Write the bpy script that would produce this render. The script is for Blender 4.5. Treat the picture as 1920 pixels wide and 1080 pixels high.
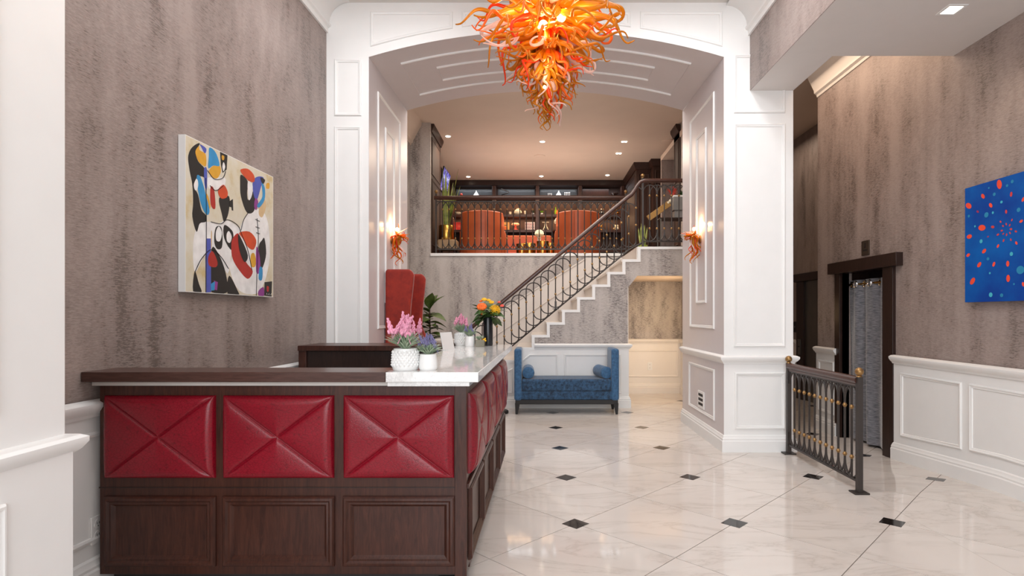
import bpy, bmesh, math, random
from mathutils import Vector, Matrix
random.seed(7)
for o in list(bpy.data.objects): bpy.data.objects.remove(o)
SC = bpy.context.scene
COL = SC.collection
pi = math.pi

# ---------------------------------------------------------------- camera, sky, assumed daylight, added fills, exposure
cam = bpy.data.cameras.new('camera'); co = bpy.data.objects.new('camera', cam); COL.objects.link(co)
co.location = (0, 0, 1.45); co.rotation_euler = (pi/2, 0, 0)
cam.sensor_width = 36; cam.lens = 36*1055/1920
cam.shift_x = -(1012-960)/1920; cam.shift_y = (590-540)/1920
cam.clip_start = .05
SC.camera = co
vs = SC.view_settings
vs.view_transform = 'Standard'; vs.look = 'None'; vs.gamma = 1; vs.use_curve_mapping = False
vs.exposure = 0.0
W = bpy.data.worlds.new('daylight'); SC.world = W; W.use_nodes = True
W.node_tree.nodes['Background'].inputs[0].default_value = (.93, .96, 1, 1)
W.node_tree.nodes['Background'].inputs[1].default_value = .8

def light(name, kind, loc, power, color=(1, 1, 1), size=.1, sy=None, rot=(0, 0, 0), spot=None, blend=.6):
    l = bpy.data.lights.new(name, kind); l.energy = power; l.color = color
    if kind == 'AREA':
        l.size = size
        if sy: l.shape = 'RECTANGLE'; l.size_y = sy
    else: l.shadow_soft_size = size
    if spot: l.spot_size = spot; l.spot_blend = blend
    o = bpy.data.objects.new(name, l); COL.objects.link(o); o.location = loc; o.rotation_euler = rot
    return o
WARM = (1, .72, .45); SOFT = (1, .88, .75)
light('assumed_daylight_fill', 'AREA', (.2, -3.6, 2.4), 262, (.92, .96, 1), 4.6, 4.2, (pi/2, 0, 0))  # no window built: unseen panel at the open end stands in for assumed daylight
light('hall_fill_light', 'AREA', (0, 3.1, 4.70), 108, (.94, .97, 1), 3.4, 3.8)  # unseen panel added as overall fill for the hall
light('corridor_fill_light', 'AREA', (3.2, 6.6, 4.6), 26, (1, .74, .54), .8, 2.4)  # unseen panel added to brighten the corridor, no ceiling fitting modelled
light('recess_fill_light', 'AREA', (4.2, 9.6, 4.6), 14, (1, .80, .62), .6, 2.0)  # added fill that lifts the dark recess, no fitting there
light('passage_fill_light', 'AREA', (.1, 8.2, 4.9), 66, (1, .95, .9), 3.2, .8)  # panel without a fitting, added to brighten the space past the arch
for wx in (-1.55, .9, 1.75):
    light('assumed_portal_wash', 'SPOT', (wx, 4.3, 4.66), 56, (.96, .98, 1), .12, None, (math.radians(38), 0, 0), 2.1, .9)  # assumed unseen spots that brighten the arch front, no fittings modelled
light('bar_fill_up', 'AREA', (.1, 12.6, 3.25), 46, (1, .86, .74), 3.4, 2.4, (pi, 0, 0))  # no such fitting: upward panel added to brighten the bar ceiling
light('bar_fill_down', 'AREA', (.1, 12.2, 4.93), 75, (1, .82, .64), 3.4, 1.6)  # broad unseen panel added to brighten the bar besides the recessed lights

# ---------------------------------------------------------------- helpers
def lin(h):
    if isinstance(h, str):
        c = [int(h[i:i+2], 16)/255 for i in (1, 3, 5)]
        return tuple(x/12.92 if x <= .04045 else ((x+.055)/1.055)**2.4 for x in c)
    return h
class Nodes:
    def __init__(s, name):
        s.m = bpy.data.materials.new(name); s.m.use_nodes = True; s.t = s.m.node_tree
        s.b = s.t.nodes['Principled BSDF']
    def n(s, typ, ins=None, **kw):
        x = s.t.nodes.new(typ)
        for k, v in kw.items(): setattr(x, k, v)
        for k, v in (ins or {}).items():
            if isinstance(v, bpy.types.NodeSocket): s.t.links.new(v, x.inputs[k])
            else: x.inputs[k].default_value = v
        return x
    def set(s, **kw):
        for k, v in kw.items():
            k = k.replace('_', ' ')
            if isinstance(v, bpy.types.NodeSocket): s.t.links.new(v, s.b.inputs[k])
            else: s.b.inputs[k].default_value = v
    def coord(s, scale=(1, 1, 1), rand=False):
        tc = s.n('ShaderNodeTexCoord').outputs['Object']
        if rand:
            oi = s.n('ShaderNodeObjectInfo').outputs['Random']
            r = s.n('ShaderNodeMath', {0: oi, 1: 37.0}, operation='MULTIPLY').outputs[0]
            tc = s.n('ShaderNodeVectorMath', {0: tc, 1: s.n('ShaderNodeCombineXYZ', {0: r, 1: r, 2: r}).outputs[0]}, operation='ADD').outputs[0]
        return s.n('ShaderNodeMapping', {'Vector': tc, 'Scale': scale}).outputs[0]
    def noise(s, vec, scale, detail=3, rough=.5, dist=0):
        return s.n('ShaderNodeTexNoise', {'Vector': vec, 'Scale': scale, 'Detail': detail, 'Roughness': rough, 'Distortion': dist}).outputs['Fac']
    def ramp(s, fac, stops):
        r = s.n('ShaderNodeValToRGB', {'Fac': fac}); e = r.color_ramp.elements
        while len(e) < len(stops): e.new(.5)
        for i, (p, c) in enumerate(stops):
            c = lin(c) if isinstance(c, str) else ((c, c, c) if isinstance(c, (int, float)) else c)
            e[i].position = p; e[i].color = (*c, 1)
        return r.outputs[0]
    def mix(s, f, a, b):
        x = s.n('ShaderNodeMix', data_type='RGBA')
        for i, v in ((0, f), (6, a), (7, b)):
            if isinstance(v, bpy.types.NodeSocket): s.t.links.new(v, x.inputs[i])
            else: x.inputs[i].default_value = (*v, 1) if isinstance(v, tuple) else v
        return x.outputs[2]
    def math(s, op, a, b=0.0): return s.n('ShaderNodeMath', {0: a, 1: b}, operation=op).outputs[0]
    def bump(s, h, strength=.3, dist=.01):
        s.set(Normal=s.n('ShaderNodeBump', {'Height': h, 'Strength': strength, 'Distance': dist}).outputs[0])
def plain(name, col, rough=.5, metal=0, vary=.06, scale=6, **kw):
    k = Nodes(name); c = lin(col)
    n = k.noise(k.coord(), scale, 3)
    k.set(Base_Color=k.ramp(n, [(.3, tuple(x*(1-vary) for x in c)), (.7, tuple(min(1, x*(1+vary)) for x in c))]), Roughness=rough, Metallic=metal, **kw)
    return k.m
def emit(name, col, s):
    k = Nodes(name); k.set(Base_Color=(*lin(col), 1), Emission_Color=(*lin(col), 1), Emission_Strength=s); return k.m
def wood(name, a, b, rough=.32, stretch=(9, 9, .9), coat=.1):
    k = Nodes(name); v = k.coord(stretch)
    n = k.noise(v, 6, 5, .6, 1.2)
    k.set(Base_Color=k.ramp(n, [(.3, a), (.7, b)]), Roughness=rough, Specular_IOR_Level=.35, Coat_Weight=coat, Coat_Roughness=.2)
    k.bump(n, .08, .004); return k.m
M = {}
M['white'] = plain('white_paint', '#eeedeb', .42, vary=.012)
M['cream'] = plain('cream_white_paint', '#ece6e0', .42, vary=.012)
M['jamb'] = plain('pale_grey_jamb', '#d3cccd', .3, vary=.012)  # arch jambs and arch soffit, slightly greyer than the white front
M['soffit'] = plain('soffit_paint', '#e2dcd8', .6, vary=.012)
M['ceil'] = plain('ceiling_paint', '#e9e4df', .7, vary=.012)
M['taupe_ceil'] = plain('taupe_ceiling_paint', '#d9c6b6', .62, vary=.03, scale=1.5)
M['beige'] = plain('stair_beige_paint', '#ded5cd', .45, vary=.02)
def wallpaper(name, a, b, c, amt):
    k = Nodes(name)
    streak = k.noise(k.coord((1, 1, .10)), 3.4, 3, .6)
    blot = k.noise(k.coord((1, 1, .42)), 6.5, 4, .65)
    dash = k.noise(k.coord((20, 20, 150)), 1, 3, .7)
    dash2 = k.noise(k.coord((55, 55, 300)), 1, 2, .6)
    s = k.math('ADD', k.math('MULTIPLY', streak, .6), k.math('MULTIPLY', blot, .4))
    f = k.math('ADD', s, k.math('MULTIPLY', k.math('SUBTRACT', dash, .5), amt))
    f = k.math('ADD', f, k.math('MULTIPLY', k.math('SUBTRACT', dash2, .5), amt*.6))
    col = k.ramp(f, [(.40, a), (.50, b), (.565, b), (.64, c)])
    k.set(Base_Color=col, Roughness=k.ramp(f, [(.45, .5), (.7, .36)]), Specular_IOR_Level=.5)
    k.bump(dash2, .12, .004); return k.m
M['paper'] = wallpaper('streaked_taupe_wallpaper', '#a4958f', '#94857f', '#6d605a', .62)
M['paper_grey'] = wallpaper('streaked_grey_wallpaper', '#c0b7b1', '#aea49e', '#6b6360', .75)
M['wood'] = wood('walnut_wood', '#2e140d', '#4b281c', .34)
M['wood_wall'] = wood('walnut_wall_panel', '#2a1712', '#422a20', .55, coat=0)
M['wood_dark'] = wood('dark_walnut_wood', '#22130f', '#33201a', .35)
M['wood_x'] = wood('walnut_wood_long_grain', '#3a241d', '#533730', .28, (.9, 9, 9))
M['rail_wood'] = wood('handrail_wood', '#3a211a', '#55352b', .28, (1.2, 9, 9))
M['iron'] = plain('dark_iron', '#3b3431', .42, .3)
M['brass'] = plain('aged_brass', '#9c7a4e', .4, .8)
M['gold'] = plain('polished_gold', '#c79a4a', .22, 1)
M['chrome'] = plain('chrome', '#d8d8d6', .15, 1)
M['black'] = plain('black_lacquer', '#17181b', .22)
M['matte_black'] = plain('matte_black', '#1d1b1b', .55)
k = Nodes('red_crocodile_leather'); v = k.coord((1, 1, 1.5))
vo = k.n('ShaderNodeTexVoronoi', {'Vector': v, 'Scale': 52.0}, feature='DISTANCE_TO_EDGE').outputs['Distance']
n = k.noise(k.coord(), 4, 3)
k.set(Base_Color=k.mix(k.ramp(vo, [(0, 0.0), (.06, 1.0)]), lin('#5c0713'), k.ramp(n, [(.3, '#78091b'), (.7, '#8a0f22')])), Roughness=.26, Specular_IOR_Level=.38)
k.bump(k.ramp(vo, [(0, 0.0), (.1, 1.0)]), .10, .003); M['leather'] = k.m
def velvet(name, a, b, sc=26):
    k = Nodes(name); n = k.noise(k.coord(), sc, 4, .65)
    k.set(Base_Color=k.ramp(n, [(.35, a), (.68, b)]), Roughness=.75, Sheen_Weight=.3, Sheen_Roughness=.4)
    k.bump(n, .15, .006); return k.m
M['red_velvet'] = velvet('red_velvet', '#7e1507', '#9a240e', 12)
M['blue_velvet'] = velvet('blue_crushed_velvet', '#12283e', '#335b80', 24)
M['blue_velvet_trim'] = velvet('blue_velvet_side', '#294e73', '#406d95', 30)
M['orange_leather'] = plain('orange_leather', '#cc6338', .42)
M['red_fabric'] = plain('red_orange_upholstery', '#b33a26', .6)
k = Nodes('cream_marble_tile'); v = k.coord((.5, 1.3, 1), True)
w = k.noise(v, 1.6, 6, .62, .9); w2 = k.noise(v, .9, 4, .6, .5)
ve = k.ramp(k.math('ABSOLUTE', k.math('SUBTRACT', w, .5)), [(0, .42), (.012, .16), (.05, 0.0)])
k.set(Base_Color=k.mix(ve, k.ramp(w2, [(.3, '#d5ccc5'), (.7, '#ded7d1')]), lin('#b3a89f')), Roughness=.07, Specular_IOR_Level=.62); M['tile'] = k.m
k = Nodes('black_granite'); n = k.noise(k.coord(), 300, 2)
k.set(Base_Color=k.ramp(n, [(.55, '#171414'), (.75, '#4a4644')]), Roughness=.06); M['granite'] = k.m
M['grout'] = plain('grout', '#8b7f77', .8)
k = Nodes('white_quartz'); n = k.noise(k.coord(), 14, 6, .7, .8); n2 = k.noise(k.coord(), 60, 2)
ve = k.ramp(k.math('ABSOLUTE', k.math('SUBTRACT', n, .5)), [(0, .55), (.02, .1), (.05, 0.0)])
k.set(Base_Color=k.mix(ve, k.ramp(n2, [(.3, '#dddbd9'), (.7, '#e9e8e6')]), lin('#b5b2b0')), Roughness=.06, Specular_IOR_Level=.7); M['quartz'] = k.m
M['ceramic'] = plain('white_ceramic', '#efeeec', .28, vary=.01)
M['acrylic'] = plain('white_card', '#e4e2e0', .25, vary=.01)
M['strip'] = plain('brushed_stone_strip', '#bdb6b0', .35)
def curtain_mat():
    k = Nodes('grey_blue_velvet_curtain'); n = k.noise(k.coord((14, 14, 150)), 1, 3, .6)
    k.set(Base_Color=k.ramp(n, [(.35, '#474b53'), (.65, '#8b8a90')]), Roughness=.6, Sheen_Weight=.5); k.bump(n, .2, .005); return k.m
M['curtain'] = curtain_mat()
M['steel'] = plain('dull_steel', '#77746f', .3, .8)
def leafm(name, a, b):
    k = Nodes(name); n = k.noise(k.coord(), 9, 3); k.set(Base_Color=k.ramp(n, [(.3, a), (.7, b)]), Roughness=.45); return k.m
M['leaf'] = leafm('deep_green_leaf', '#16320f', '#3d6320')
M['fig'] = leafm('fig_leaf', '#26340f', '#55692a')
M['sage'] = leafm('sage_leaf', '#90a78a', '#cbd8be')
M['snake'] = leafm('snake_plant_leaf', '#4f6f2b', '#c5c56a')
M['pink'] = plain('pink_flower', '#dc95ae', .7, vary=.18, scale=60)
M['lilac'] = plain('lilac_flower', '#777299', .7, vary=.18, scale=60)
M['orange_petal'] = plain('orange_petal', '#ef6d1f', .6, vary=.15, scale=30)
M['yellow_petal'] = plain('yellow_petal', '#eab51d', .6, vary=.15, scale=30)
M['coral_petal'] = plain('coral_petal', '#e05a4a', .6, vary=.15, scale=30)
M['ivory_petal'] = plain('ivory_petal', '#eee4c8', .7, vary=.1, scale=40)
def glassm(name, col, trans, rough=.12, e=0.0):
    k = Nodes(name); c = (*lin(col), 1)
    k.set(Base_Color=c, Roughness=rough, Transmission_Weight=trans, IOR=1.4, Specular_IOR_Level=.7, Emission_Color=c, Emission_Strength=0.0)
    tr = k.n('ShaderNodeBsdfTranslucent', {'Color': c})
    mx = k.n('ShaderNodeMixShader', {0: .55, 1: k.b.outputs[0], 2: tr.outputs[0]})
    k.t.links.new(mx.outputs[0], k.t.nodes['Material Output'].inputs[0]); return k.m
M['amber'] = glassm('amber_glass', '#d8971e', .25)
M['orange_glass'] = glassm('orange_glass', '#f98a2c', .2)
M['red_glass'] = glassm('red_orange_glass', '#f25a26', .15)
M['opal'] = glassm('white_opal_glass', '#f6ded6', .1, .2)
M['bulb'] = emit('lit_bulb', '#ffd28a', 30)
M['lamp'] = emit('downlight_lens', '#fff0d8', 9)
COLORS = dict(k='#1b1a1b', w='#edebe9', r='#b02a22', o='#cf4a22', y='#dba22f', c='#2f8fc6', v='#4c58b0', p='#8f3a8c', t='#d2b488')
for q, h in COLORS.items(): M['art_'+q] = plain('art_paint_'+q, h, .5, vary=.1, scale=14)
k = Nodes('art_ground'); n = k.noise(k.coord(), 5, 5, .6)
k.set(Base_Color=k.ramp(n, [(.32, '#cdb684'), (.45, '#d8cdb4'), (.7, '#dfdacd')]), Roughness=.55); M['art_ground'] = k.m
k = Nodes('deep_blue_canvas'); n = k.noise(k.coord(), 2.2, 4, .6)
k.set(Base_Color=k.ramp(n, [(.35, '#0c3f98'), (.65, '#085eb2')]), Roughness=.55, Specular_IOR_Level=.15); M['art_blue'] = k.m
M['dot0'] = plain('dot_vermilion', '#f04a2c', .5); M['dot1'] = plain('dot_red', '#cf3a3a', .5); M['dot2'] = plain('dot_crimson', '#9c2a5a', .5)
M['dot4'] = plain('dot_teal', '#1787b4', .5); M['dot5'] = plain('dot_cyan', '#3cb4cc', .5)

class B:
    def __init__(s): s.v = []; s.f = []; s.mi = []
    def add(s, vs_, fs, mi=0):
        o = len(s.v); s.v += [tuple(p) for p in vs_]; s.f += [tuple(i+o for i in f) for f in fs]; s.mi += [mi]*len(fs); return s
    def box(s, x0, x1, y0, y1, z0, z1, mi=0):
        return s.add([(x0, y0, z0), (x1, y0, z0), (x1, y1, z0), (x0, y1, z0), (x0, y0, z1), (x1, y0, z1), (x1, y1, z1), (x0, y1, z1)],
                     [(0, 3, 2, 1), (4, 5, 6, 7), (0, 1, 5, 4), (1, 2, 6, 5), (2, 3, 7, 6), (3, 0, 4, 7)], mi)
    def prism(s, pts, ax, a0, a1, mi=0):
        f = {'y': lambda p, a: (p[0], a, p[1]), 'x': lambda p, a: (a, p[0], p[1]), 'z': lambda p, a: (p[0], p[1], a)}[ax]
        n = len(pts)
        return s.add([f(p, a0) for p in pts]+[f(p, a1) for p in pts],
                     [tuple(range(n)), tuple(range(2*n-1, n-1, -1))]+[(i, (i+1) % n, n+(i+1) % n, n+i) for i in range(n)], mi)
    def tube(s, path, r, n=8, mi=0, closed=False):
        P = [Vector(p) for p in path]; R = r if isinstance(r, (list, tuple)) else [r]*len(P)
        vs_ = []; t = (P[1]-P[0]).normalized(); a = t.orthogonal().normalized()
        for i, p in enumerate(P):
            t = (P[min(i+1, len(P)-1)]-P[max(i-1, 0)])
            t = t.normalized() if t.length > 1e-9 else Vector((0, 0, 1))
            a = (a-t*a.dot(t)); a = a.normalized() if a.length > 1e-6 else t.orthogonal().normalized()
            b = t.cross(a)
            vs_ += [p+(a*math.cos(2*pi*j/n)+b*math.sin(2*pi*j/n))*R[i] for j in range(n)]
        fs = [(i*n+j, i*n+(j+1) % n, (i+1)*n+(j+1) % n, (i+1)*n+j) for i in range(len(P)-1) for j in range(n)]
        fs += [tuple(range(n-1, -1, -1)), tuple((len(P)-1)*n+j for j in range(n))]
        return s.add(vs_, fs, mi)
    def lathe(s, prof, c=(0, 0, 0), n=24, mi=0, ax='z'):
        vs_ = []
        for r, z in prof:
            for j in range(n):
                a = 2*pi*j/n; p = (r*math.cos(a), r*math.sin(a), z)
                if ax == 'x': p = (p[2], p[0], p[1])
                if ax == 'y': p = (p[1], p[2], p[0])
                vs_.append((p[0]+c[0], p[1]+c[1], p[2]+c[2]))
        m = len(prof)
        fs = [(i*n+j, i*n+(j+1) % n, (i+1)*n+(j+1) % n, (i+1)*n+j) for i in range(m-1) for j in range(n)]
        fs += [tuple(range(n-1, -1, -1)), tuple((m-1)*n+j for j in range(n))]
        return s.add(vs_, fs, mi)
    def ball(s, c, r, sc=(1, 1, 1), n=10, mi=0):
        m = max(4, n//2+1)
        o = len(s.v)
        s.lathe([(max(r*math.sin(pi*i/m), r*.02), -r*math.cos(pi*i/m)) for i in range(m+1)], (0, 0, 0), n, mi)
        for i in range(o, len(s.v)):
            v = s.v[i]; s.v[i] = (v[0]*sc[0]+c[0], v[1]*sc[1]+c[1], v[2]*sc[2]+c[2])
        return s
    def frame(s, org, u, v, nrm, poly, prof=((0, 0), (0, .006), (.006, .014), (.014, .016), (.022, .010), (.032, .008), (.036, 0)), mi=0):
        """picture-frame moulding along a closed polygon given in (u, v), growing inwards"""
        org, u, v, nrm = Vector(org), Vector(u), Vector(v), Vector(nrm); n = len(poly)
        ar = sum(poly[i][0]*poly[(i+1) % n][1]-poly[(i+1) % n][0]*poly[i][1] for i in range(n))
        if ar < 0: poly = poly[::-1]
        vs_ = []
        for ins, h in prof:
            for i in range(n):
                p0, p, p1 = [Vector(poly[j % n]) for j in (i-1, i, i+1)]
                d0 = (p-p0).normalized(); d1 = (p1-p).normalized()
                n0 = Vector((-d0.y, d0.x)); n1 = Vector((-d1.y, d1.x))
                m = (n0+n1)/(1+n0.dot(n1)); q = p+m*ins
                vs_.append(org+u*q.x+v*q.y+nrm*h)
        m = len(prof)
        fs = [(i*n+j, i*n+(j+1) % n, (i+1)*n+(j+1) % n, (i+1)*n+j) for i in range(m-1) for j in range(n)]
        return s.add(vs_, fs, mi)
    def sweep(s, path, prof, side=1, mi=0):
        """moulding profile [(out, z)] along a plan polyline; out points to the left of travel times side"""
        P = [Vector(p) for p in path]; n = len(P); m = len(prof); vs_ = []
        for i, p in enumerate(P):
            d0 = (P[i]-P[i-1]) if i else (P[1]-P[0]); d1 = (P[i+1]-P[i]) if i < n-1 else d0
            d0 = Vector((d0.x, d0.y)).normalized(); d1 = Vector((d1.x, d1.y)).normalized()
            n0 = Vector((-d0.y, d0.x)); n1 = Vector((-d1.y, d1.x)); mm = (n0+n1)/(1+n0.dot(n1))*side
            vs_ += [(p.x+mm.x*o, p.y+mm.y*o, p.z+z) for o, z in prof]
        fs = [(i*m+j, i*m+(j+1) % m, (i+1)*m+(j+1) % m, (i+1)*m+j) for i in range(n-1) for j in range(m)]
        fs += [tuple(range(m)), tuple((n-1)*m+j for j in range(m-1, -1, -1))]
        return s.add(vs_, fs, mi)
    def mesh(s, name, mats, smooth=35):
        me = bpy.data.meshes.new(name); me.from_pydata(s.v, [], s.f)
        for m in (mats if isinstance(mats, (list, tuple)) else [mats]): me.materials.append(M[m] if isinstance(m, str) else m)
        me.polygons.foreach_set('material_index', s.mi)
        bm = bmesh.new(); bm.from_mesh(me); bmesh.ops.recalc_face_normals(bm, faces=bm.faces); bm.to_mesh(me); bm.free()
        if smooth:
            me.polygons.foreach_set('use_smooth', [True]*len(me.polygons)); me.set_sharp_from_angle(angle=math.radians(smooth))
        me.update(); return me
def tag(o, label=None, cat=None, group=None, kind=None):
    if label: o['label'] = label
    if cat: o['category'] = cat
    if group: o['group'] = group
    if kind: o['kind'] = kind
    return o
def link(name, me, parent=None, loc=(0, 0, 0), **kw):
    o = bpy.data.objects.new(name, me); COL.objects.link(o); o.location = loc
    if parent: o.parent = parent
    return tag(o, **kw)
def mk(name, b, mats, parent=None, bevel=0, loc=(0, 0, 0), smooth=35, seg=2, **kw):
    o = link(name, b.mesh(name, mats, smooth), parent, loc, **kw)
    if bevel:
        md = o.modifiers.new('soft_edges', 'BEVEL'); md.width = bevel; md.segments = seg; md.limit_method = 'ANGLE'; md.angle_limit = .6
    return o
def root(name, label, cat, loc=(0, 0, 0), rz=0, group=None):
    o = bpy.data.objects.new(name, None); COL.objects.link(o); o.location = loc; o.rotation_euler = (0, 0, rz); o.empty_display_size = .1
    return tag(o, label, cat, group)
def part(name, b, mats, rt, **kw):
    """part built in world coordinates below a root"""
    o = mk(name, b, mats, **kw); o.parent = rt; o.matrix_parent_inverse = Matrix.Translation(-rt.location) if rt.type == 'EMPTY' else Matrix()
    return o
def dup(o, parent=None):
    c = o.copy(); COL.objects.link(c)
    if parent: c.parent = parent
    for ch in o.children: dup(ch, c)
    return c
def st(name, b, mats, **kw): return mk(name, b, mats, kind='structure', **kw)
def cr(pts, per=6, closed=False):
    P = [Vector(p) for p in pts]; n = len(P); out = []
    for i in range(n if closed else n-1):
        g = (lambda j: P[j % n]) if closed else (lambda j: P[min(max(j, 0), n-1)])
        a, b, c, d = g(i-1), g(i), g(i+1), g(i+2)
        for k_ in range(per):
            t = k_/per
            out.append(.5*((2*b)+(c-a)*t+(2*a-5*b+4*c-d)*t*t+(3*b-a-3*c+d)*t**3))
    if not closed: out.append(P[-1])
    return out
RAIL = [(0, -.085), (.012, -.085), (.016, -.07), (.034, -.055), (.05, -.03), (.05, -.012), (.036, -.004), (.03, 0), (0, .006)]
BASE = [(0, 0), (.03, 0), (.03, .115), (.022, .125), (.024, .14), (.014, .155), (.012, .17), (0, .18)]
LOW = [(0, -.012), (.01, -.012), (.014, 0), (.01, .012), (0, .014)]
# ---------------------------------------------------------------- the room
def LX(y): return -2.256-.0313*(5.95-y)          # left wall line in plan
lw = [(LX(-4), -4), (LX(7.7), 7.7)]
def strip_wall(p, q, z0, z1, th):
    b = B(); (x0, y0), (x1, y1) = p, q
    b.prism([(x0, y0), (x1, y1), (x1+th, y1), (x0+th, y0)], 'z', z0, z1); return b
wall_left = st('wall_left', strip_wall(*lw, 0, 4.75, -.15), 'paper')
WL = [(LX(-4)+.012, -4), (LX(5.95)+.012, 5.95)]
st('trim_1', strip_wall(*WL, 0, .99, -.012), 'white')
part('chair_rail', B().sweep([(*WL[0], 1.0), (*WL[1], 1.0)], RAIL, -1), 'white', wall_left)
part('panel_moulding', B().sweep([(*WL[0], .275), (*WL[1], .275)], LOW, -1), 'white', wall_left)
part('panel_moulding', B().sweep([(*WL[0], .823), (*WL[1], .823)], LOW, -1), 'white', wall_left)
st('baseboard_left', B().sweep([(*WL[0], 0), (*WL[1], 0)], BASE, -1), 'white')
COVE = [(0, 0), (.02, 0), (.02, .05), (.045, .065), (.05, .085), (.03, .10)]+[(.03+.22*(1-math.cos(a)), .10+.22*math.sin(a)) for a in [pi/2*i/6 for i in range(7)]]+[(0, .32)]
st('trim_2', B().sweep([(LX(-4), -4, 4.43), (LX(5.95), 5.95, 4.43)], COVE, -1), 'white')
st('ceiling', B().box(-2.6, 2.3, -4, 6.2, 4.75, 4.85), 'ceil')
# near left pilaster
b = B(); b.box(-2.75, -1.77, -.9, 2.1, 0, 4.75); pil = st('wall_front', b, 'white', bevel=.004)
part('panel', B().box(-1.77, -1.742, -.9, 2.1, 0, .94), 'white', pil)
part('chair_rail', B().sweep([(-1.77, -.9, 1.0), (-1.77, 2.1, 1.0), (-2.4, 2.1, 1.0)], RAIL, -1), 'white', pil)
part('panel_moulding', B().frame((-1.742, 0, 0), (0, 1, 0), (0, 0, 1), (1, 0, 0), [(-.7, .24), (1.83, .24), (1.83, .835), (-.7, .835)]), 'white', pil)
part('panel_moulding', B().frame((-1.77, 0, 0), (0, 1, 0), (0, 0, 1), (1, 0, 0), [(-.7, 1.12), (1.83, 1.12), (1.83, 4.4), (-.7, 4.4)]), 'white', pil)

# floor with rotated marble tiles and black corner insets
RXE = 2.64
def ramp_z(y): return -.06*max(0, min(1.5, y-4.6))
b = B(); b.box(-2.8, RXE, -4, 12.2, -.12, -.005); b.box(RXE, 5, -4, 4.6, -.12, -.005)
b.prism([(4.6, -.005), (6.1, -.095), (12.2, -.095), (12.2, -.2), (4.6, -.2)], 'x', RXE, 5)
floor = st('floor', b, 'grout', smooth=0)
def clip(poly, f):
    out = []
    for i in range(len(poly)):
        p, q = poly[i], poly[(i+1) % len(poly)]; a, c = f(p), f(q)
        if a >= 0: out.append(p)
        if a*c < 0: t = a/(a-c); out.append((p[0]+(q[0]-p[0])*t, p[1]+(q[1]-p[1])*t))
    return out
regions = [([lambda p: RXE-p[0], lambda p: 10.45-p[1], lambda p: p[0]+2.5, lambda p: p[1]-.3], None),
           ([lambda p: p[0]-RXE-.002, lambda p: 4.6-p[1], lambda p: 3.78-p[0], lambda p: p[1]-.3], None),
           ([lambda p: p[0]-RXE-.002, lambda p: p[1]-4.602, lambda p: 6.1-p[1], lambda p: 3.9-p[0]], 1),
           ([lambda p: p[0]-RXE-.002, lambda p: p[1]-6.102, lambda p: 11.9-p[1], lambda p: 4.8-p[0]], 2)]
SP = 1.107; NA, NB = (.248, 3.902), -.0125
def node(i, j):
    c, s_ = math.cos(NB), math.sin(NB); x, y = i*SP, j*SP
    return (NA[0]+x*c+y*s_, NA[1]-x*s_+y*c)
full_tile = full_inset = None
def lay(name, poly, mat, z0, z1, ox, oy, whole):
    for fs, kind in regions:
        q = poly
        for f in fs: q = clip(q, f) if len(q) > 2 else []
        if len(q) < 3: continue
        area = abs(sum(q[i][0]*q[(i+1) % len(q)][1]-q[(i+1) % len(q)][0]*q[i][1] for i in range(len(q))))/2
        if area < .0015: continue
        same = kind is None and q == poly
        if same and whole[0] is not None:
            link(name, whole[0], floor, (ox, oy, 0)); continue
        zf = (lambda p: 0) if kind is None else (lambda p: ramp_z(p[1]))
        n = len(q); loc = [(p[0]-ox, p[1]-oy) for p in q]
        b = B().add([(a[0], a[1], z0+zf(p)) for a, p in zip(loc, q)]+[(a[0], a[1], z1+zf(p)) for a, p in zip(loc, q)],
                    [tuple(range(n-1, -1, -1)), tuple(range(n, 2*n))]+[(i, (i+1) % n, n+(i+1) % n, n+i) for i in range(n)])
        o = mk(name, b, mat, floor, smooth=0, loc=(ox, oy, 0))
        if same: whole[0] = o.data
wt, wi = [None], [None]
g = .004
for i in range(-4, 6):
    for j in range(-4, 9):
        for du in ((0, 0), (.5, .5)):
            c = node(i+du[0], j+du[1]+.5)      # tile centre half a step deeper than its near corner
            h = .5*SP-g
            cs, sn = math.cos(NB), math.sin(NB)
            lay('tile', [(c[0]+h*dx*cs+h*dy*sn, c[1]-h*dx*sn+h*dy*cs) for dx, dy in ((0, -1), (1, 0), (0, 1), (-1, 0))], 'tile', -.005, 0, c[0], c[1], wt)
        c = node(i, j); h = .096
        lay('inset_tile', [(c[0]+h*dx*cs+h*dy*sn, c[1]-h*dx*sn+h*dy*cs) for dx, dy in ((0, -1), (1, 0), (0, 1), (-1, 0))], 'granite', -.005, .0008, c[0], c[1], wi)

# arched passage between lobby and bar
PX0, PX1, PY0, PY1 = -1.81, 1.95, 5.95, 7.67
def arc_z(x, y):
    t = (y-PY0)/(PY1-PY0); spring, apex = 4.175+.06*t, 4.45+.05*t; c = (PX0+PX1)/2; hw = (PX1-PX0)/2
    s_ = apex-spring; R = (hw*hw+s_*s_)/(2*s_)
    return apex-R+math.sqrt(max(0, R*R-(x-c)**2))
b = B(); b.box(-2.5, PX0, PY0, PY1, 0, 4.17); b.box(PX1, 2.68, PY0, PY1, 0, 4.17)
NSEG = 28; xs = [PX0+(PX1-PX0)*i/NSEG for i in range(NSEG+1)]
for y in (PY0, PY1):
    pts = [(-2.5, y, 4.17), (PX0, y, 4.17), (PX0, y, arc_z(PX0, y))]+[(x, y, arc_z(x, y)) for x in xs[1:-1]]+[(PX1, y, arc_z(PX1, y)), (PX1, y, 4.17), (2.68, y, 4.17), (2.68, y, 5.1), (-2.5, y, 5.1)]
    b.add(pts, [tuple(range(len(pts)))])
arch = st('wall_arch', b, 'white', smooth=0)
b = B(); vv = []
for x in xs: vv += [(x, PY0+.002, arc_z(x, PY0)), (x, PY1, arc_z(x, PY1))]
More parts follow.
